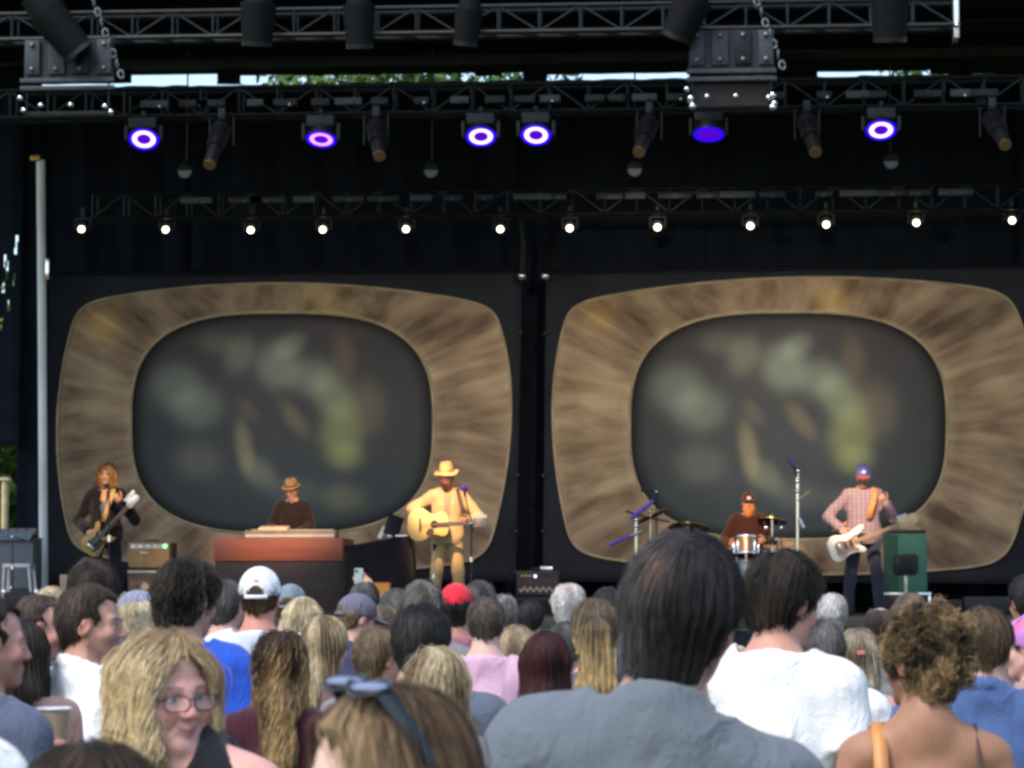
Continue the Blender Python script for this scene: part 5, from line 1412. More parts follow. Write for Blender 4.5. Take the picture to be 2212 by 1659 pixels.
wp = world_pts(g5, [(-.06, .19, 1.12), (-.1, .17, 1.26), (-.13, .13, 1.38), (-.13, .06, 1.48), (-.12, -.06, 1.47), (-.0, -.16, 1.3), (.16, -.14, 1.1), (.34, .1, .98)])
ribbon('strap', [inv @ p for p in wp], .07, mat('orange_strap', (.55, .2, .05), rough=.7), gb, inv.to_3x3() @ Vector((1, 0, .1)))

# ---- amplifiers and cases
TAN = mat('tan_tolex', (.33, .2, .1), rough=.7, var=.12, scale=8, bump=.2)
def amp(label, u0, u1, v0, v1, Y, body, deps=.3, grille=None, panel=None, knobs=0, extra=None, kc=None, badge=True, on=None):
    a, b_ = S(u0, v1, Y), S(u1, v0, Y); W, Hh = b_.x - a.x, b_.z - a.z
    t = empty('amplifier', ((a.x + b_.x) / 2, Y + deps / 2, a.z), label=label, cat='amplifier', group='amplifiers on stage')
    B().box((0, 0, Hh / 2), (W, deps, Hh), bev=.012).done('cabinet', body, t)
    if grille: B().box((0, -deps / 2 - .004, Hh * .42), (W * .9, .012, Hh * .7)).done('grille', grille, t)
    if panel: B().box((0, -deps / 2 - .006, Hh * .85), (W * .9, .016, Hh * .16)).done('control_panel', panel, t)
    for k in range(knobs): B().cyl((-W * .38 + W * .7 * k / max(1, knobs - 1), -deps / 2 - .02, Hh * .85), (-W * .38 + W * .7 * k / max(1, knobs - 1), -deps / 2, Hh * .85), .014, n=10).done('knob', kc or STEEL, t)
    B().tube([(-W * .18, 0, Hh), (-W * .14, 0, Hh + .03), (W * .14, 0, Hh + .03), (W * .18, 0, Hh)], .012, 6).done('handle', BLACK, t)
    if badge: B().box((-W * .12, -deps / 2 - .012, Hh * .6), (W * .2, .008, .03), bev=.003).done('badge', mat('badge_pale', (.65, .55, .4)), t)
    for sx_ in (-1, 1): B().box((sx_ * W * .49, -deps / 2, Hh * .03), (.03, .03, .03), bev=.005).done('corner', STEEL if False else BLACK, t)
    return t, W, Hh, deps
a1, W, Hh, dp = amp('tan amplifier head with green light behind the guitarist', 277, 368, 1172, 1227, 38.0, TAN, grille=mat('tan_grille', (.4, .23, .1), rough=.9), panel=mat('cream_panel', (.6, .56, .48)), knobs=5)
B().ball((W * .38, -dp / 2 - .02, Hh * .86), .022, 10).done('pilot_light', emit('green_light', (.1, 1.0, .2), 3.0), a1)
B().box((W * .52, 0, Hh * .5), (.04, dp, Hh)).done('side_panel', BLACK, a1)
a2, W, Hh, dp = amp('dark tan speaker cabinet with round badge under the tan amplifier head', 275, 370, 1231, 1326, 38.0, mat('brown_tolex', (.12, .07, .045), rough=.7, var=.2), grille=mat('tan_grille2', (.25, .15, .08), rough=.9, var=.4, scale=30), badge=False)
B().cyl((-W * .1, -dp / 2 - .03, Hh * .62), (-W * .1, -dp / 2, Hh * .62), .05, n=16).done('round_badge', mat('badge_pale', (.65, .55, .4)), a2); B().box((0, -dp / 2 - .01, Hh * .96), (W, .02, .03)).done('top_trim', mat('cream_panel', (.6, .56, .48)), a2)
a3, W, Hh, dp = amp('brown amplifier head with white zigzag grille between the TV pictures', 1116, 1206, 1233, 1286, 38.3, mat('plum_tolex', (.07, .045, .05), rough=.7, var=.2), panel=mat('dark_panel', (.03, .025, .03)), badge=False)
for k in range(3): B().cyl((-W * .36 + .05 * k, -dp / 2 - .03, Hh * .8), (-W * .36 + .05 * k, -dp / 2, Hh * .8), .02, n=12).done('knob', mat('yellow_knob', (.5, .38, .08)), a3)
B().ball((-W * .05, -dp / 2 - .02, Hh * .78), .02, 8).done('pilot_light', emit('blue_white_light', (.6, .7, 1.0), 1.5), a3)
for k in range(11):
    B().box((-W * .4 + W * .075 * k, -dp / 2 - .012, Hh * (.28 if k % 2 else .2)), (.026, .01, .05), rot=Euler((0, R(40 if k % 2 else -40), 0))).done('zigzag_piece', mat('pale_diamond', (.62, .48, .35)), a3)
B().box((W * .2, 0, Hh + .03), (W * .3, .12, .05), bev=.01).done('top_pedal', STEEL, a3)
a4, W, Hh, dp = amp('low dark speaker cabinet under the zigzag amplifier head', 1112, 1216, 1289, 1326, 38.25, mat('plum_tolex2', (.035, .025, .03), rough=.7, var=.2), grille=mat('dark_grille', (.02, .02, .022), rough=.9), badge=False)
GRN = mat('green_tolex', (.03, .13, .085), rough=.6, var=.12, scale=5, bump=.15)
a5, W, Hh, dp = amp('tall green speaker cabinet behind the bassist', 1912, 2002, 1152, 1279, 37.4, GRN, deps=.4, badge=False)
B().box((-W * .34, -dp / 2 - .006, Hh * .5), (W * .3, .014, Hh * .96)).done('dark_side_strip', mat('dark_green', (.02, .07, .045), rough=.8), a5); B().box((0, 0, Hh + .025), (W * .96, dp, .04), bev=.006).done('top_pad', BLACK, a5)
fl = empty('flight_case', place(1955, 37.3), label='black flight case with bright metal edges under the green cabinet', cat='flight case')
hc_ = S(1955, 1281, 37.3).z - STZ
B().box((0, .25, hc_ / 2), (.62, .5, hc_ - .01), bev=.006).done('body', BLACK, fl)
for x in (-.31, .31): B().box((x, .0, hc_ / 2), (.03, .03, hc_), bev=.003).done('edge', STEEL, fl)
B().box((0, -.005, hc_ - .012), (.66, .03, .035), bev=.003).done('top_edge', STEEL, fl)
fn = empty('floor_lamp', Vector((XS(1957, 36.6), 36.6, STZ)), label='square black lamp on a short pale pole before the green cabinet', cat='lamp')
zc = S(1957, 1220, 36.6).z - STZ
B().box((0, 0, zc), (.27, .1, .27), bev=.02).done('housing', BLACK, fn); B().box((0, -.055, zc), (.16, .02, .2), bev=.006).done('grille', DARKM, fn)
B().cyl((0, 0, .02), (0, 0, zc - .12), .022, n=10).done('pole', mat('pale_tube2', (.6, .58, .45), rough=.5), fn); B().cyl((0, 0, 0), (0, 0, .025), .13, n=20).done('base', BLACK, fn)
for sx_ in (-.15, .15): B().box((sx_, 0, zc), (.02, .06, .22)).done('yoke', BLACK, fn)
oc_ = empty('orange_box', S(825, 1288, 35.2), label='small orange equipment box below the draped table', cat='box')
B().box((0, .1, .085), (.2, .2, .165), bev=.008).done('case', mat('orange_case', (.75, .24, .03), rough=.5, var=.08, stretch=(1, 1, 6)), oc_); B().box((0, -.004, .085), (.17, .012, .13)).done('front_panel', mat('orange_panel', (.85, .3, .04), rough=.5), oc_)
pl = empty('black_crate', place(825, 35.2), label='black crate under the small orange box', cat='crate'); B().box((0, .1, (oc_.location.z - STZ) / 2), (.26, .26, oc_.location.z - STZ - .004), bev=.006).done('body', BLACK, pl); B().box((0, -.035, .1), (.1, .01, .03)).done('handle', DARKM, pl)
for i, (u, Y, w_, h_) in enumerate(((2080, 38.6, 1.3, .16), (1040, 38.8, .9, .14), (2140, 37.6, .7, .2))):
    t = empty('stage_case', place(u, Y), label=('long low black case beyond the green cabinet', 'long low black case before the gap between the pictures', 'black case near the stage side beyond the bassist')[i], cat='case')
    B().box((0, 0, h_ / 2 + .02), (w_, .5, h_), bev=.01).done('body', BLACK, t); B().box((0, -.25, h_), (w_, .02, .02)).done('edge', GREYPL, t)

# ---- gear at the stage side by the pole
dk = empty('side_table', place(40, 36.8), label='white tubular table standing beside the steel pole', cat='table')
WT = mat('white_tube', (.72, .68, .66), rough=.4)
tzt = S(40, 1222, 36.8).z - STZ
B().box((0, 0, tzt), (.36, .3, .05), bev=.01).done('top', WT, dk)
for x, q in ((-.16, -.02), (.16, .06)):
    for y in (-.13, .13): B().cyl((x, y, tzt), (x + q, y, 0), .018, n=8).done('leg', WT, dk)
mon = empty('monitor_console', place(16, 37.8), label='pale grey mixing console at the stage side doorway', cat='console')
B().box((0, 0, .5), (.8, .5, 1.0), bev=.01).done('body', mat('grey_console', (.12, .14, .16), rough=.6), mon); B().box((0, -.2, 1.04), (.8, .3, .06), rot=Euler((R(20), 0, 0))).done('panel', mat('blue_grey_panel', (.22, .27, .31), rough=.5), mon)
for k in range(6): B().cyl((-.3 + k * .12, -.24, 1.08), (-.3 + k * .12, -.24, 1.12), .02, n=8).done('knob', mat('red_knob', (.3, .05, .05)), mon)
mic_stand('low black microphone stand with red boom beside the steel pole', 27, 36.4, 1160, boom=(66, 1170), m=mat('red_black_tube', (.06, .02, .02), rough=.5), micm=mat('brown_foam', (.25, .13, .08)))
for i, (u, Y, w_, h_) in enumerate(((52, 36.2, .42, .28), (70, 37.6, .5, .33))):
    t = empty('road_case', place(u, Y), label=('dark road case under the white side table', 'dark road case at the foot of the steel pole')[i], cat='road case')
    B().box((0, 0, h_ / 2), (w_, .4, h_), bev=.01).done('body', BLACK, t)
    for sx_ in (-1, 1): B().box((sx_ * w_ / 2, -.2, h_), (.05, .05, .05), bev=.006).done('corner', STEEL, t)
b_ = amp('tan combo amplifier with gold badge at the stage edge near the steel pole', 128, 196, 1241, 1330, 34.4, mat('tan_combo', (.3, .22, .15), rough=.75, var=.2), badge=False)[0]
B().ball((.05, -.17, .3), .03, 10).done('gold_badge', mat('gold', (.6, .36, .1), rough=.3, metal=.6), b_)
# ------------------------------------------------------------------ the audience
def crowd(label, u, v, D, top=.02, **k):
    D = D * 1.17 if D > 5.9 else D
    p = atD(u, v, D)
    hs = k['hs'] = k.get('hs', 1.0) * .93
    if k.get('hair'):
        h = dict(k['hair'][1]); h['off'] = h.get('off', .014) * .78; h['nape'] = h.get('nape', .085) * .93; k['hair'] = (k['hair'][0], h)
    top = top * .8
    s = p.z / (1.631 + .118 * hs + top - k.get('hd', 0.))
    return person(label, Vector((p.x - math.sin(R(k.get('tilt', 0))) * 1.65 * s, p.y, 0)), s, **k)
DKBR = ((.022, .016, .012), (.07, .05, .035)); BLK = ((.012, .011, .012), (.035, .033, .034)); BRN = ((.05, .032, .02), (.13, .085, .05)); LBR = ((.11, .075, .045), (.22, .155, .095))
BLD = ((.2, .13, .065), (.62, .47, .26)); PBL = ((.34, .26, .15), (.78, .66, .44)); GRY = ((.13, .12, .115), (.3, .28, .265)); WHT = ((.42, .4, .38), (.75, .72, .69)); MAR = ((.022, .008, .008), (.075, .025, .024)); DGR = ((.04, .037, .036), (.13, .125, .12))
PALE = (.6, .37, .3); PINK = (.58, .31, .25); TANS = (.42, .24, .16); MED = (.5, .3, .22)
SH = dict(off=.014, nape=.085)
def sh(**k): d = dict(SH); d.update(k); return ('short', d)
near = dict(hv=.0055, cv=.016, hairrad=.0009)
far = dict(hv=.01, cv=.028, hairn=420, hairrad=.0022)
mid = dict(hv=.008, cv=.022, hairn=900, hairrad=.0016)

# --- nearest rows
GREYSH = cloth('blue_grey_shirt', (.125, .145, .168), var=.06)
crowd('broad man in blue grey collared shirt with thinning dark hair seen from behind', 1466, 1112, 4.75, top=.02, w=1.1, dep=1.15, hs=1.08, tilt=9, hr=1, hy=-12, hp=4, skin=PINK, hv=.005, cv=.014,
      hair=sh(off=.014, nape=.12, patch=(-.03, -.112, .05, .024, .2, .125, .095), crown=(-.005, -.075, .085), grav=1.0, lift=.007, steps=9, mess=.2, lock=.0006, streak=(45, 45, 14)), hairc=((.02, .019, .021), (.085, .08, .082)), hairn=9000, hairlen=.06, hairrad=.0006,
      shirt=('shirt', GREYSH, .018), seed=21, vv=.009)
F2, HF2 = crowd('woman with dark blond hair and sunglasses pushed up on her head', 842, 1470, 3.25, top=.018, fem=True, yaw=72, hy=50, hp=4, hr=-4, skin=(.7, .47, .39), hv=.005, cv=.016, w=1.0, hs=1.04,
      hair=('long', {'off': .018, 'L': .34, 'w': .098, 'tip': .05, 'crown': (0, .03, .125), 'part': 1, 'steps': 12, 'lift': .008, 'streak': (45, 45, 9), 'lt': -.05, 'amp': .002, 'open': .075, 'fz': -.03}),
      hairc=((.075, .048, .03), (.42, .3, .17)), hairn=8000, hairlen=.2, hairrad=.0007, shirt=('tee', (.12, .1, .1)), seed=22)
sg_ = empty('sunglasses', (0, 0, 0), label='dark sunglasses with lenses tinted as if reflecting sky, pushed up on the dark blond hair', cat='sunglasses')
FR = mat('sunglass_frame', (.012, .016, .02), rough=.25, var=.1); LN = mat('sunglass_sky_lens', (.4, .42, .56), rough=.07, metal=.6, var=.05)  # pale sky reflection is put into the lens colour
for sg in (-1, 1):
    b = B(); b.ball((sg * .037, .03, .137), .03, 16, sc=(1.05, .75, .2)); b.done('lens', LN, sg_)
    b = B(); b.tube([(sg * .037 + .034 * math.cos(a), .03 + .024 * math.sin(a), .135 - .006 * math.sin(a)) for a in np.linspace(0, 6.28, 17)], .003, 6); b.done('rim', FR, sg_)
    b = B(); P = [(sg * .07, .026, .13), (sg * .09, .005, .095), (sg * .1, -.02, .04), (sg * .1, -.04, -.03)]
    L = [[bb for bb in (b.bm.verts.new((p[0], p[1] - .011, p[2])), b.bm.verts.new((p[0] + sg * .004, p[1], p[2] + .002)), b.bm.verts.new((p[0], p[1] + .011, p[2])), b.bm.verts.new((p[0] - sg * .004, p[1], p[2])))] for p in P]
    for r0, r1 in zip(L, L[1:]):
        for k in range(4): b.bm.faces.new((r0[k], r0[(k + 1) % 4], r1[(k + 1) % 4], r1[k]))
    b.bm.faces.new(L[0][::-1]); b.bm.faces.new(L[-1]); b.done('temple_arm', FR, sg_)
b = B(); b.tube([(-.012, .036, .138), (0, .04, .141), (.012, .036, .138)], .004, 6); b.done('bridge', FR, sg_)
def head_world(o, H): return Matrix.Translation(o.location) @ o.rotation_euler.to_matrix().to_4x4() @ Matrix.Diagonal((*o.scale, 1)) @ H.mat4()
sg_.matrix_world = head_world(F2, HF2)
crowd('dark brown haired head at the bottom edge below the woman in glasses', 196, 1588, 3.05, top=.02, fem=True, skin=MED, hv=.006, cv=.02, hs=1.02, hy=-10,
      hair=('long', {'off': .018, 'L': .3, 'w': .09, 'crown': (0, -.02, .125), 'steps': 9, 'lift': .008, 'lt': -.15}), hairc=((.025, .017, .012), (.085, .055, .032)), hairn=4200, hairlen=.11, hairrad=.001, shirt=('tee', (.1, .1, .12)), seed=23)
FW, HW = crowd('person in white cap at the bottom corner of the crowd', -52, 1572, 3.4, top=.02, skin=MED, hair=sh(), hairc=DKBR, hairn=300, hv=.008, shirt=('tee', (.75, .75, .75)), seed=24)
cap_on(HW, FW, cloth('white_cap_b', (.8, .8, .8)))
# woman with glasses looking back over her shoulder
F4, H4_ = crowd('blond woman in glasses and black tank top looking back over her shoulder', 392, 1352, 5.9, top=.022, fem=True, yaw=-16, hy=-121, hp=4, hr=2, hs=1.06, hd=.055, hf=-.02, hx=-.03, skin=(.68, .38, .32), w=1.15, hv=.0038, cv=.013, dep=1.1,
      face={'jaw': 1.1, 'fat': .011, 'nose': .96}, facecol={'brow': (.22, .14, .1), 'lips': (.46, .2, .19), 'smile': 16.},
      hair=('bob', {'off': .013, 'L': .115, 'w': .09, 'open': .077, 'oz': -.036, 'oh': .124, 'crown': (0, .0, .125), 'part': 1, 'steps': 11, 'lift': .009, 'curl': .005, 'cf': .7, 'streak': (40, 40, 8), 'amp': .002, 'fr': (55, 55, 30), 'root': .115, 'tipl': .5}),
      hairc=((.3, .21, .115), (.88, .72, .44)), hairn=7500, hairlen=.13, hairrad=.0007, shirt=('tank', cloth('black_tank', (.013, .014, .018)), .012), seed=25, vv=.009,
      arms={'R': ((.3, .02, 1.17), (.2, .2, 1.0)), 'L': ((-.25, -.02, 1.13), (-.2, .12, .95))})
gp = empty('glasses', (0, 0, 0)); gp.parent = F4; gp.matrix_local = H4_.mat4()
GF = mat('dark_plum_frame', (.05, .03, .035), rough=.3, var=.1); GA = mat('silver_arm', (.6, .62, .64), rough=.25, metal=.7)
gm = bpy.data.materials.new('clear_lens'); tt, pp = nt(gm); pp.inputs['Base Color'].default_value = (.85, .8, .8, 1); pp.inputs['Roughness'].default_value = .05; pp.inputs['Alpha'].default_value = .13
for sg in (-1, 1):
    def rim(a): return (sg * .034 + .028 * math.copysign(abs(math.cos(a)) ** .7, math.cos(a)), .108 - abs(sg * .034 + .028 * math.cos(a)) * .16, -.011 + .0165 * math.copysign(abs(math.sin(a)) ** .75, math.sin(a)))
    b = B(); b.tube([rim(a) for a in np.linspace(0, 6.2832, 25)], .0016, 6); b.done('rim', GF, gp)
    b = B(); vs_ = [b.bm.verts.new(rim(a)) for a in np.linspace(0, 6.2832, 24, endpoint=False)]; b.bm.faces.new(vs_); b.done('lens', gm, gp)
    b = B(); b.tube([(sg * .062, .098, .0), (sg * .07, .085, .001), (sg * .08, .05, .0)], [.005, .0055, .004], 6); b.done('hinge', GF, gp)
    b = B(); b.tube([(sg * .078, .07, .001), (sg * .083, .03, .0), (sg * .085, -.01, -.004)], [.0055, .005, .003], 6); b.done('temple_arm', GA, gp)
b = B(); b.tube([(-.008, .108, -.004), (0, .11, -.001), (.008, .108, -.004)], .002, 6); b.done('bridge', GF, gp)
# bare-backed woman with curly updo
F5, H5_ = crowd('woman with curly pinned up hair and bare tanned back in strappy dress', 1994, 1297, 6.0, top=.05, fem=True, yaw=4, hy=38, hp=4, hs=.92, skin=(.36, .19, .115), w=1.02, hv=.0055, cv=.013,
      hair=('updo', {'off': .014, 'amp': .009, 'fr': (85, 85, 85), 'curl': .007, 'cf': 1.0, 'steps': 10, 'mess': .9, 'lift': .018, 'grav': .3, 'streak': (40, 40, 40), 'crown': (0, 0, 0)}), hairc=((.03, .022, .014), (.36, .24, .12)), hairn=4200, hairlen=.085, hairrad=.0011,
      shirt=('dress', cloth('brown_dress', (.09, .05, .035)), .008), seed=26, vv=.009)
def strap(o, pts, r, m, name='dress_strap'):
    b = B(); b.tube(pts, r, 6); return b.done(name, m, o)
strap(F5, [(.112, -.112, 1.235), (.118, -.112, 1.3), (.12, -.09, 1.4), (.12, -.03, 1.468), (.115, .05, 1.44)], .005, cloth('dark_strap', (.1, .05, .06)))
ob = empty('shoulder_bag', F5.location, label='tan leather bag hanging from the strap on the bare tanned shoulder', cat='bag')
ob.rotation_euler = F5.rotation_euler; ob.scale = F5.scale
LTH = mat('tan_leather', (.5, .22, .07), rough=.5, var=.1)
ribbon('strap', [(-.14, -.19, .8), (-.128, -.14, 1.05), (-.12, -.128, 1.2), (-.118, -.117, 1.33), (-.118, -.085, 1.42), (-.118, -.03, 1.475), (-.118, .04, 1.45), (-.13, .12, 1.3), (-.2, .2, .8)], .036, LTH, ob, (1, 0, 0))
B().box((-.2, 0, .72), (.09, .36, .24), bev=.02).done('pouch', LTH, ob)
# white T-shirt man
crowd('tall dark haired man in white T-shirt looking towards the bassist', 1680, 1184, 7.1, top=.03, yaw=-12, hy=-34, hp=10, skin=(.56, .3, .23), w=1.02, hs=1.02, tilt=2, hv=.006, cv=.016,
      hair=sh(off=.021, nape=.09, top=.006, amp=.003, crown=(0, -.06, .115), lift=.012, steps=8, mess=.4), hairc=((.014, .012, .011), (.05, .04, .033)), hairn=5200, hairlen=.05, hairrad=.0008, shirt=('tee', cloth('white_tee', (.8, .8, .8), var=.03), .022), seed=27, vv=.01)
crowd('grey haired man in white T-shirt behind the curly pinned hair', 1778, 1332, 9.0, top=.016, skin=MED, hair=sh(off=.014, nape=.08), hairc=((.05, .047, .045), (.2, .19, .185)), shirt=('tee', cloth('white_tee', (.8, .8, .8), var=.03), .018), seed=28, w=1.1, **mid)
crowd('man in blue polo with shaggy brown hair beside the bare back', 2128, 1308, 7.8, top=.02, yaw=-10, hy=-10, w=1.35, skin=MED, hair=sh(off=.024, nape=.12, amp=.003), hairc=BRN, shirt=('polo', cloth('denim_blue', (.07, .12, .27)), .018), seed=29, hs=1.0, **mid)
E2, HE2 = crowd('woman with pink and purple headscarf at the edge of the crowd', 2232, 1322, 8.6, top=.02, fem=True, yaw=30, hy=35, skin=PALE, hair=sh(off=.012), hairc=BRN, shirt=('tank', (.35, .22, .2)), seed=30, **mid)
xs = axis(-.12, .12, .008); ys = axis(-.14, .12, .008); zs = axis(-.06, .17, .008); X, Y, Z = np.meshgrid(xs, ys, zs, indexing='ij', sparse=True)
Dq = smax(ell(X, Y, Z, (0, -.012, .03), (.094, .115, .107)), -(Z - .0 - .25 * Y), .01) + .003 * wob(X, Y, Z, (90, 90, 90), 4, 5)
head_part('headscarf', snet(xs, ys, zs, (Dq + np.zeros((len(xs), len(ys), len(zs)))).astype(f32)), HE2, mat('pink_scarf', (.6, .12, .22), c2=(.35, .2, .6), rough=.8, scale=22), E2)
crowd('dark haired person at the far edge above the pink headscarf', 2222, 1236, 11.5, skin=TANS, hair=sh(off=.02), hairc=BLK, shirt=('tee', (.1, .1, .1)), seed=31, yaw=20, **far)

# --- towards the steel pole
crowd('balding dark haired man in slate T-shirt cut off by the picture edge', -28, 1288, 6.8, top=.014, yaw=-40, hy=-22, hp=2, skin=PINK, w=1.1, hs=1.08, hv=.006, cv=.016, facecol={'stub': .45, 'stubc': (.16, .09, .06)}, arms={'R': ((.27, .0, 1.08), (.165, .09, 1.26), 'relaxed'), 'L': ((-.22, -.03, 1.14), (-.2, .1, .93))}, palms={'R': (-.3, .9, 0)},
      hair=sh(off=.012, nape=.09, recede=.05, fz=-.012), hairc=((.02, .017, .015), (.05, .042, .038)), hairn=2200, hairlen=.04, hairrad=.0011, shirt=('tee', cloth('slate_tee', (.075, .09, .14)), .018), seed=33)
crowd('woman with long straight black brown hair behind the balding man', 52, 1336, 8.4, top=.016, fem=True, skin=MED, hair=('long', {'off': .016, 'L': .34, 'w': .085, 'steps': 9}), hairc=((.012, .01, .009), (.045, .036, .03)), hairlen=.13, shirt=('tee', (.2, .13, .12)), seed=34, hv=.008, cv=.022, hairn=1500, hairrad=.0014)
crowd('balding man in profile looking down, wearing pale grey shirt', 78, 1280, 9.7, top=.012, yaw=-70, hy=-12, hp=14, skin=PINK, hs=1.05, hair=sh(off=.011, recede=.055, fz=-.02), hairc=((.055, .038, .028), (.12, .09, .07)), shirt=('tee', cloth('pale_grey_tee', (.4, .42, .46)), .016), seed=35, facecol={'stub': .25}, **mid)
crowd('pale blond head between the balding man and the dark round head', 112, 1262, 12.6, fem=True, skin=PALE, hair=('bob', {'off': .018, 'L': .12}), hairc=((.38, .28, .17), (.6, .47, .3)), shirt=('tee', (.3, .25, .2)), seed=36, **far)
crowd('round dark haired head behind the man in white shirt', 203, 1209, 10.4, top=.02, skin=MED, w=1.1, hs=1.1, hair=sh(off=.024, nape=.1, amp=.002), hairc=DKBR, shirt=('tee', (.1, .1, .12)), seed=37, **mid)
crowd('brown haired man in bright white shirt turned in profile with stubble', 192, 1264, 8.5, top=.013, yaw=-40, hy=-46, hp=2, skin=(.52, .3, .22), w=1.18, hs=1.12, hv=.0055, cv=.016, facecol={'stub': .55, 'stubc': (.14, .085, .055)},
      hair=sh(off=.013, nape=.085, recede=.035, fz=-.006), hairc=((.035, .026, .02), (.1, .075, .058)), hairn=2400, hairlen=.035, hairrad=.0011, shirt=('shirt', cloth('white_shirt', (.8, .82, .86), var=.03), .02), seed=38, vv=.011)
bk = empty('paper_bucket', atD(112, 1600, 6.2), label='tan paper bucket with white rim held up beside the white shirt', cat='bucket')
bk.location = atD(115, 1603, 8.0)
KR = mat('kraft_paper', (.36, .27, .17), rough=.8, var=.08)
B().lathe([(.0, 0), (.034, 0), (.045, .092), (.043, .092), (.032, .004)], 28).done('cup', KR, bk); b = B(); b.tube([(.045 * math.cos(a), .045 * math.sin(a), .092) for a in np.linspace(0, 6.2832, 29)], .005, 6); b.done('rim', cloth('white_rim', (.8, .8, .8)), bk)
crowd('man with thick dark hair in royal blue T-shirt', 398, 1204, 8.8, top=.028, yaw=-8, hy=-26, hp=6, skin=(.52, .31, .23), w=1.05, hs=1.06, hv=.006, cv=.016, hair=sh(off=.027, nape=.1, amp=.005, fr=(60, 60, 60), mess=.6, lift=.012, curl=.004), hairc=((.014, .012, .01), (.06, .048, .036)), hairn=3000, hairlen=.06, hairrad=.0011,
      shirt=('tee', cloth('royal_blue', (.02, .085, .48), var=.06), .02), seed=39, vv=.011)
L9, HL9 = crowd('blond person in blue grey cap beside the thick dark hair', 300, 1270, 10.8, top=.022, fem=True, yaw=-30, hy=-20, skin=PALE, hair=('bob', {'off': .014, 'L': .12}), hairc=PBL, shirt=('tee', (.06, .05, .06)), seed=40, **mid)
cap_on(HL9, L9, cloth('blue_grey_cap', (.2, .23, .32)), v=.009)
LW, HLW = crowd('man in white cap and pale grey T-shirt in front of the organ', 562, 1222, 11.0, top=.02, skin=(.58, .27, .2), w=1.1, hair=sh(off=.008, nape=.07), hairc=BRN, shirt=('tee', cloth('very_pale_tee', (.58, .64, .72), var=.04), .018), seed=41, hs=1.04, **mid)
cap_on(HLW, LW, cloth('white_cap', (.82, .82, .84), var=.03))
bd = B().box((0, -.118, .075), (.022, .006, .01)).done('cap_stitching', mat('pale_red', (.7, .35, .4)), LW); bd.matrix_local = HLW.mat4()
crowd('person with dark greying hair between the blue T-shirt and the white cap', 486, 1248, 12.0, skin=PALE, hair=sh(off=.018, nape=.1), hairc=DGR, shirt=('tee', (.12, .12, .13)), seed=42, hy=-20, **mid)

# --- middle of the crowd
C1, HC1 = crowd('person in faded teal cap behind the white cap', 628, 1258, 13.6, skin=MED, hair=sh(off=.008), hairc=BRN, shirt=('tee', (.1, .1, .12)), seed=43, **far)
cap_on(HC1, C1, cloth('faded_teal', (.16, .21, .23)), v=.01)
crowd('pale blond bob beside the white cap', 655, 1285, 12.4, fem=True, skin=PALE, hair=('bob', {'off': .02, 'L': .15, 'w': .1, 'steps': 8, 'streak': (60, 60, 8)}), hairc=PBL, hairlen=.09, shirt=('tee', (.3, .3, .32)), seed=44, **mid)
crowd('woman with straight blond hair and visible ear behind the wavy hair', 700, 1325, 9.5, fem=True, hy=-28, skin=PALE, hair=('long', {'off': .018, 'L': .24, 'w': .088, 'part': 1, 'steps': 10, 'streak': (70, 70, 8), 'sides': 0}), hairc=((.2, .14, .08), (.66, .54, .35)), hairn=1800, hairlen=.15, hairrad=.0013, hv=.007, cv=.022, shirt=('tee', (.3, .2, .18)), seed=45)
crowd('woman with long wavy brown hair fading to blond', 608, 1356, 8.0, fem=True, hy=8, skin=PALE, hair=('long', {'off': .016, 'L': .34, 'w': .07, 'tip': .04, 'amp': .006, 'fr': (55, 55, 45), 'curl': .007, 'cf': .7, 'steps': 12, 'lift': .01, 'streak': (45, 45, 14), 'root': .06, 'tipl': .35}), hairc=((.045, .026, .018), (.5, .34, .16)), hairn=2600, hairlen=.15, hairrad=.0013, hv=.007, cv=.022,
      shirt=('tee', (.05, .012, .02)), seed=46)
C5, HC5 = crowd('man in grey and navy patched cap looking down', 762, 1276, 12.0, yaw=-30, hy=-25, hp=14, skin=PALE, hair=sh(off=.008), hairc=LBR, shirt=('polo', (.04, .05, .12)), seed=47, **far)
cap_on(HC5, C5, cloth('grey_violet_cap', (.13, .12, .17)), v=.009)
bd = B().ball((-.07, -.07, .06), .03, 10, sc=(.6, .6, 1)).done('cap_patch', mat('cream_patch', (.6, .56, .48)), C5); bd.matrix_local = HC5.mat4()
C6, HC6 = crowd('grey haired person raising a pale phone behind the patched cap', 788, 1252, 14.2, skin=MED, hair=sh(off=.014), hairc=DGR, shirt=('shirt', (.2, .17, .19)), seed=48, arms={'R': ((.24, .2, 1.46), (.0, .29, 1.7), 'relaxed'), 'L': ((-.22, -.03, 1.14), (-.2, .1, .93))}, palms={'R': (0, 1, 0)}, **far)
pq = atD(775, 1246, 16.93); ph = empty('phone', pq, label='pale phone held up before the draped table', cat='phone')
B().box((0, 0, 0), (.05, .01, .1), bev=.004).done('case', mat('pale_green_case', (.3, .36, .34), rough=.5), ph); B().box((-.012, -.007, .035), (.014, .004, .014)).done('camera', BLACK, ph)
crowd('short light brown hair with pink cheek beside the straight blond hair', 815, 1350, 9.0, yaw=-20, hy=-24, skin=(.6, .32, .23), hair=sh(off=.016, nape=.1), hairc=LBR, shirt=('tee', (.25, .22, .24)), seed=49, **mid)
crowd('light grey brown hair behind the dark cropped head', 828, 1302, 12.8, skin=MED, hair=sh(off=.018, nape=.1), hairc=((.12, .095, .065), (.26, .2, .14)), shirt=('tee', (.3, .25, .2)), seed=50, **far)
crowd('greying brown hair before the singer legs', 914, 1253, 12.0, skin=MED, w=1.05, hs=1.08, hair=sh(off=.022, nape=.1), hairc=((.07, .062, .055), (.2, .18, .16)), shirt=('tee', (.2, .2, .22)), seed=51, **far)
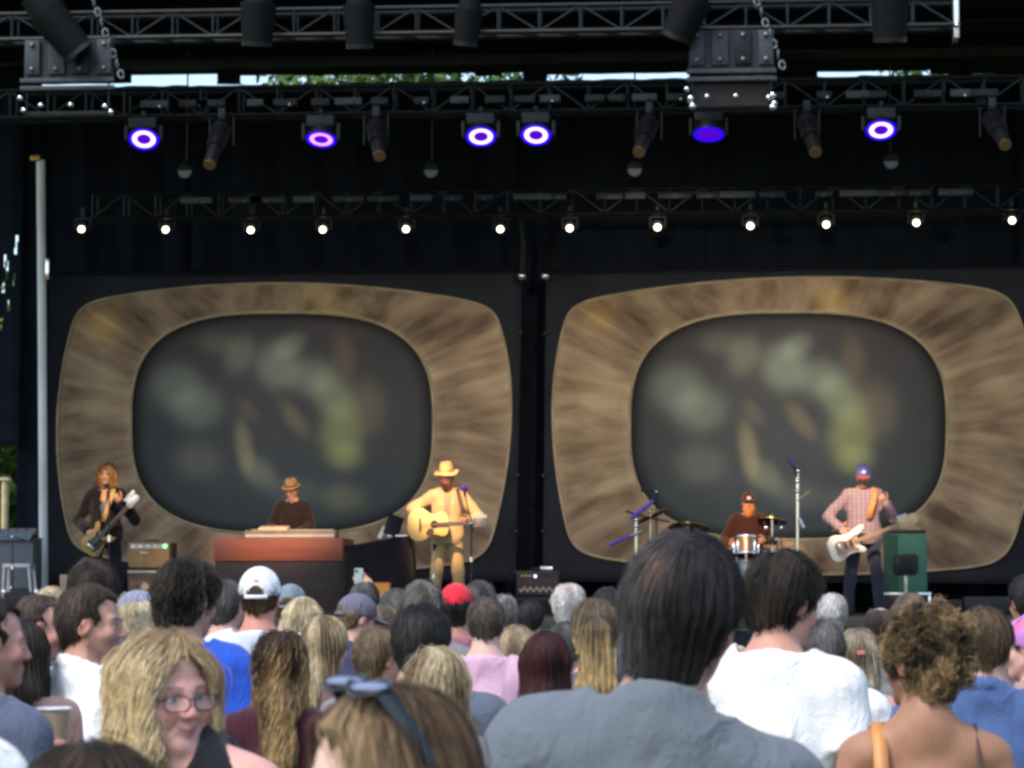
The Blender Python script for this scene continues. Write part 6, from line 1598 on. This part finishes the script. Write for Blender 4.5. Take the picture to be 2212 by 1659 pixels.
C10, HC10 = crowd('black haired man in slate grey shirt with cyan collar stripe', 912, 1300, 7.6, top=.022, w=1.3, yaw=-14, hy=4, skin=PINK, hs=1.02, hair=sh(off=.022, nape=.1), hairc=((.012, .012, .012), (.045, .042, .04)), hairn=1800, hv=.007, cv=.02, hairrad=.0013, shirt=('tee', cloth('slate_shirt', (.085, .105, .14)), .02), seed=52)
b = B(); b.tube([(.06, -.06, 1.505), (.085, -.05, 1.495), (.115, -.045, 1.482), (.15, -.045, 1.468)], [.008, .013, .013, .006], 6); b.done('collar_stripe', mat('cyan_trim', (.25, .65, .72)), C10)
crowd('woman with wavy highlighted blond hair behind the sunglasses', 944, 1390, 7.0, fem=True, hy=-10, skin=PALE, hair=('long', {'off': .016, 'L': .26, 'w': .09, 'amp': .005, 'curl': .005, 'cf': .6, 'dx': .04, 'steps': 11, 'streak': (55, 55, 10), 'lift': .01}), hairc=((.2, .14, .085), (.68, .56, .36)), hairn=2400, hairlen=.15, hairrad=.0012, hv=.007, cv=.022, shirt=('tee', (.2, .22, .28)), seed=53)
C12, HC12 = crowd('person in bright red cap and mauve shirt before the singer', 986, 1258, 13.0, top=.02, skin=TANS, hair=sh(off=.014, nape=.1), hairc=BLK, shirt=('tee', cloth('mauve', (.34, .14, .18)), .016), seed=54, hs=1.05, **far)
cap_on(HC12, C12, cloth('red_cap', (.7, .025, .045)), v=.009, back_open=False)
crowd('short haired man in pink shirt', 1050, 1286, 10.8, top=.012, skin=(.66, .42, .34), w=1.05, hair=sh(off=.012, nape=.07), hairc=((.05, .04, .034), (.12, .1, .085)), shirt=('tee', cloth('pink_shirt', (.62, .38, .5), var=.05), .018), seed=55, hv=.008, cv=.02, hairn=1100, hairrad=.0015)
crowd('woman with long straight maroon hair', 1178, 1360, 8.5, fem=True, skin=PALE, hair=('long', {'off': .018, 'L': .34, 'w': .09, 'tip': .05, 'steps': 11, 'streak': (70, 70, 6)}), hairc=MAR, hairn=2400, hairlen=.17, hairrad=.0013, hv=.007, cv=.022, shirt=('tee', (.12, .1, .12)), seed=56)
crowd('small blond head between the pink shirt and the maroon hair', 1118, 1346, 11.8, fem=True, skin=PALE, hair=('bob', {'off': .018, 'L': .14}), hairc=((.24, .17, .1), (.5, .39, .24)), shirt=('tee', (.2, .2, .2)), seed=57, **far)
crowd('blue grey haired head beyond the pink shirt man', 1088, 1280, 15.0, skin=MED, hair=sh(off=.018), hairc=GRY, shirt=('tee', (.15, .16, .18)), seed=58, **far)
crowd('small black haired head under the zigzag amplifier', 1146, 1292, 15.6, skin=TANS, hair=sh(off=.018), hairc=BLK, shirt=('tee', (.1, .08, .08)), seed=59, **far)
crowd('white haired old man beside the zigzag amplifier', 1229, 1254, 12.8, skin=(.62, .36, .29), hair=sh(off=.018, nape=.1, bald=(0, -.05, .13, .04, .05, .03)), hairc=WHT, shirt=('tee', (.1, .1, .12)), seed=60, **far)
crowd('dark haired head between the white hair and the broad man', 1312, 1265, 14.2, skin=MED, hair=sh(off=.018), hairc=((.022, .024, .024), (.06, .062, .06)), shirt=('tee', (.1, .1, .1)), seed=61, **far)
C20, HC20 = crowd('woman with half gathered ash and blond hair tied with a dark band', 1286, 1290, 9.2, fem=True, hy=6, hs=1.06, skin=(.62, .33, .27), hair=('pony', {'off': .017, 'L': .33, 'steps': 11, 'streak': (70, 70, 6), 'root': .03, 'tipl': .5}), hairc=((.11, .085, .06), (.62, .45, .2)), hairn=2200, hairlen=.14, hairrad=.0013, hv=.007, cv=.022, shirt=('tee', (.12, .12, .14)), seed=62)
b = B(); b.tube([(.034 * math.cos(a), -.125 + .014 * math.sin(a), .03 + .03 * math.sin(a)) for a in np.linspace(0, 6.28, 15)], .011, 6); hb_ = b.done('hair_band', BLACK, C20); hb_.matrix_local = HC20.mat4()
crowd('dark grey haired head under the white haired man', 1222, 1338, 11.2, skin=MED, hair=sh(off=.016), hairc=((.045, .045, .048), (.13, .13, .135)), shirt=('tee', (.12, .13, .15)), seed=63, **far)
crowd('dark grey head just beyond the red cap', 1036, 1250, 13.4, skin=MED, hair=sh(off=.018), hairc=DGR, shirt=('tee', (.12, .12, .13)), seed=71, **far)
crowd('grey green haired head beside the small orange box', 857, 1266, 13.2, skin=MED, hair=sh(off=.016), hairc=((.07, .068, .06), (.17, .165, .15)), shirt=('tee', (.15, .15, .15)), seed=72, **far)
# --- by the bassist
crowd('white haired head before the bassist legs', 1797, 1278, 13.8, skin=(.6, .36, .3), hair=sh(off=.018), hairc=((.34, .33, .32), (.62, .6, .58)), shirt=('tee', (.15, .15, .17)), seed=64, **far)
crowd('balding pink man with a dark patch of hair', 1900, 1304, 12.6, skin=PINK, hy=-25, hair=('crop', {'off': .012}), hairc=((.045, .035, .03), (.1, .08, .07)), shirt=('tee', (.2, .18, .18)), seed=65, **far)
R3, HR3 = crowd('pale blond woman with hair clip beside the grey haired man', 1852, 1352, 9.9, fem=True, hy=-16, skin=(.58, .34, .26), hair=('long', {'off': .018, 'L': .22, 'w': .085, 'steps': 9, 'lift': .009, 'root': .12, 'tipl': -.2}), hairc=((.2, .15, .1), (.78, .7, .52)), hairlen=.12, shirt=('tank', (.1, .12, .25)), seed=66, hv=.007, cv=.022, hairn=1500, hairrad=.0014)
b = B().box((.03, -.118, .02), (.06, .012, .02), bev=.004); cl_ = b.done('hair_clip', mat('red_clip', (.5, .15, .12)), R3); cl_.matrix_local = HR3.mat4()
crowd('tan haired head between the bassist and the curly pinned hair', 1966, 1277, 12.2, fem=True, skin=MED, hair=('bob', {'off': .02, 'L': .13}), hairc=((.1, .075, .055), (.22, .17, .12)), shirt=('tee', (.2, .2, .2)), seed=67, **far)
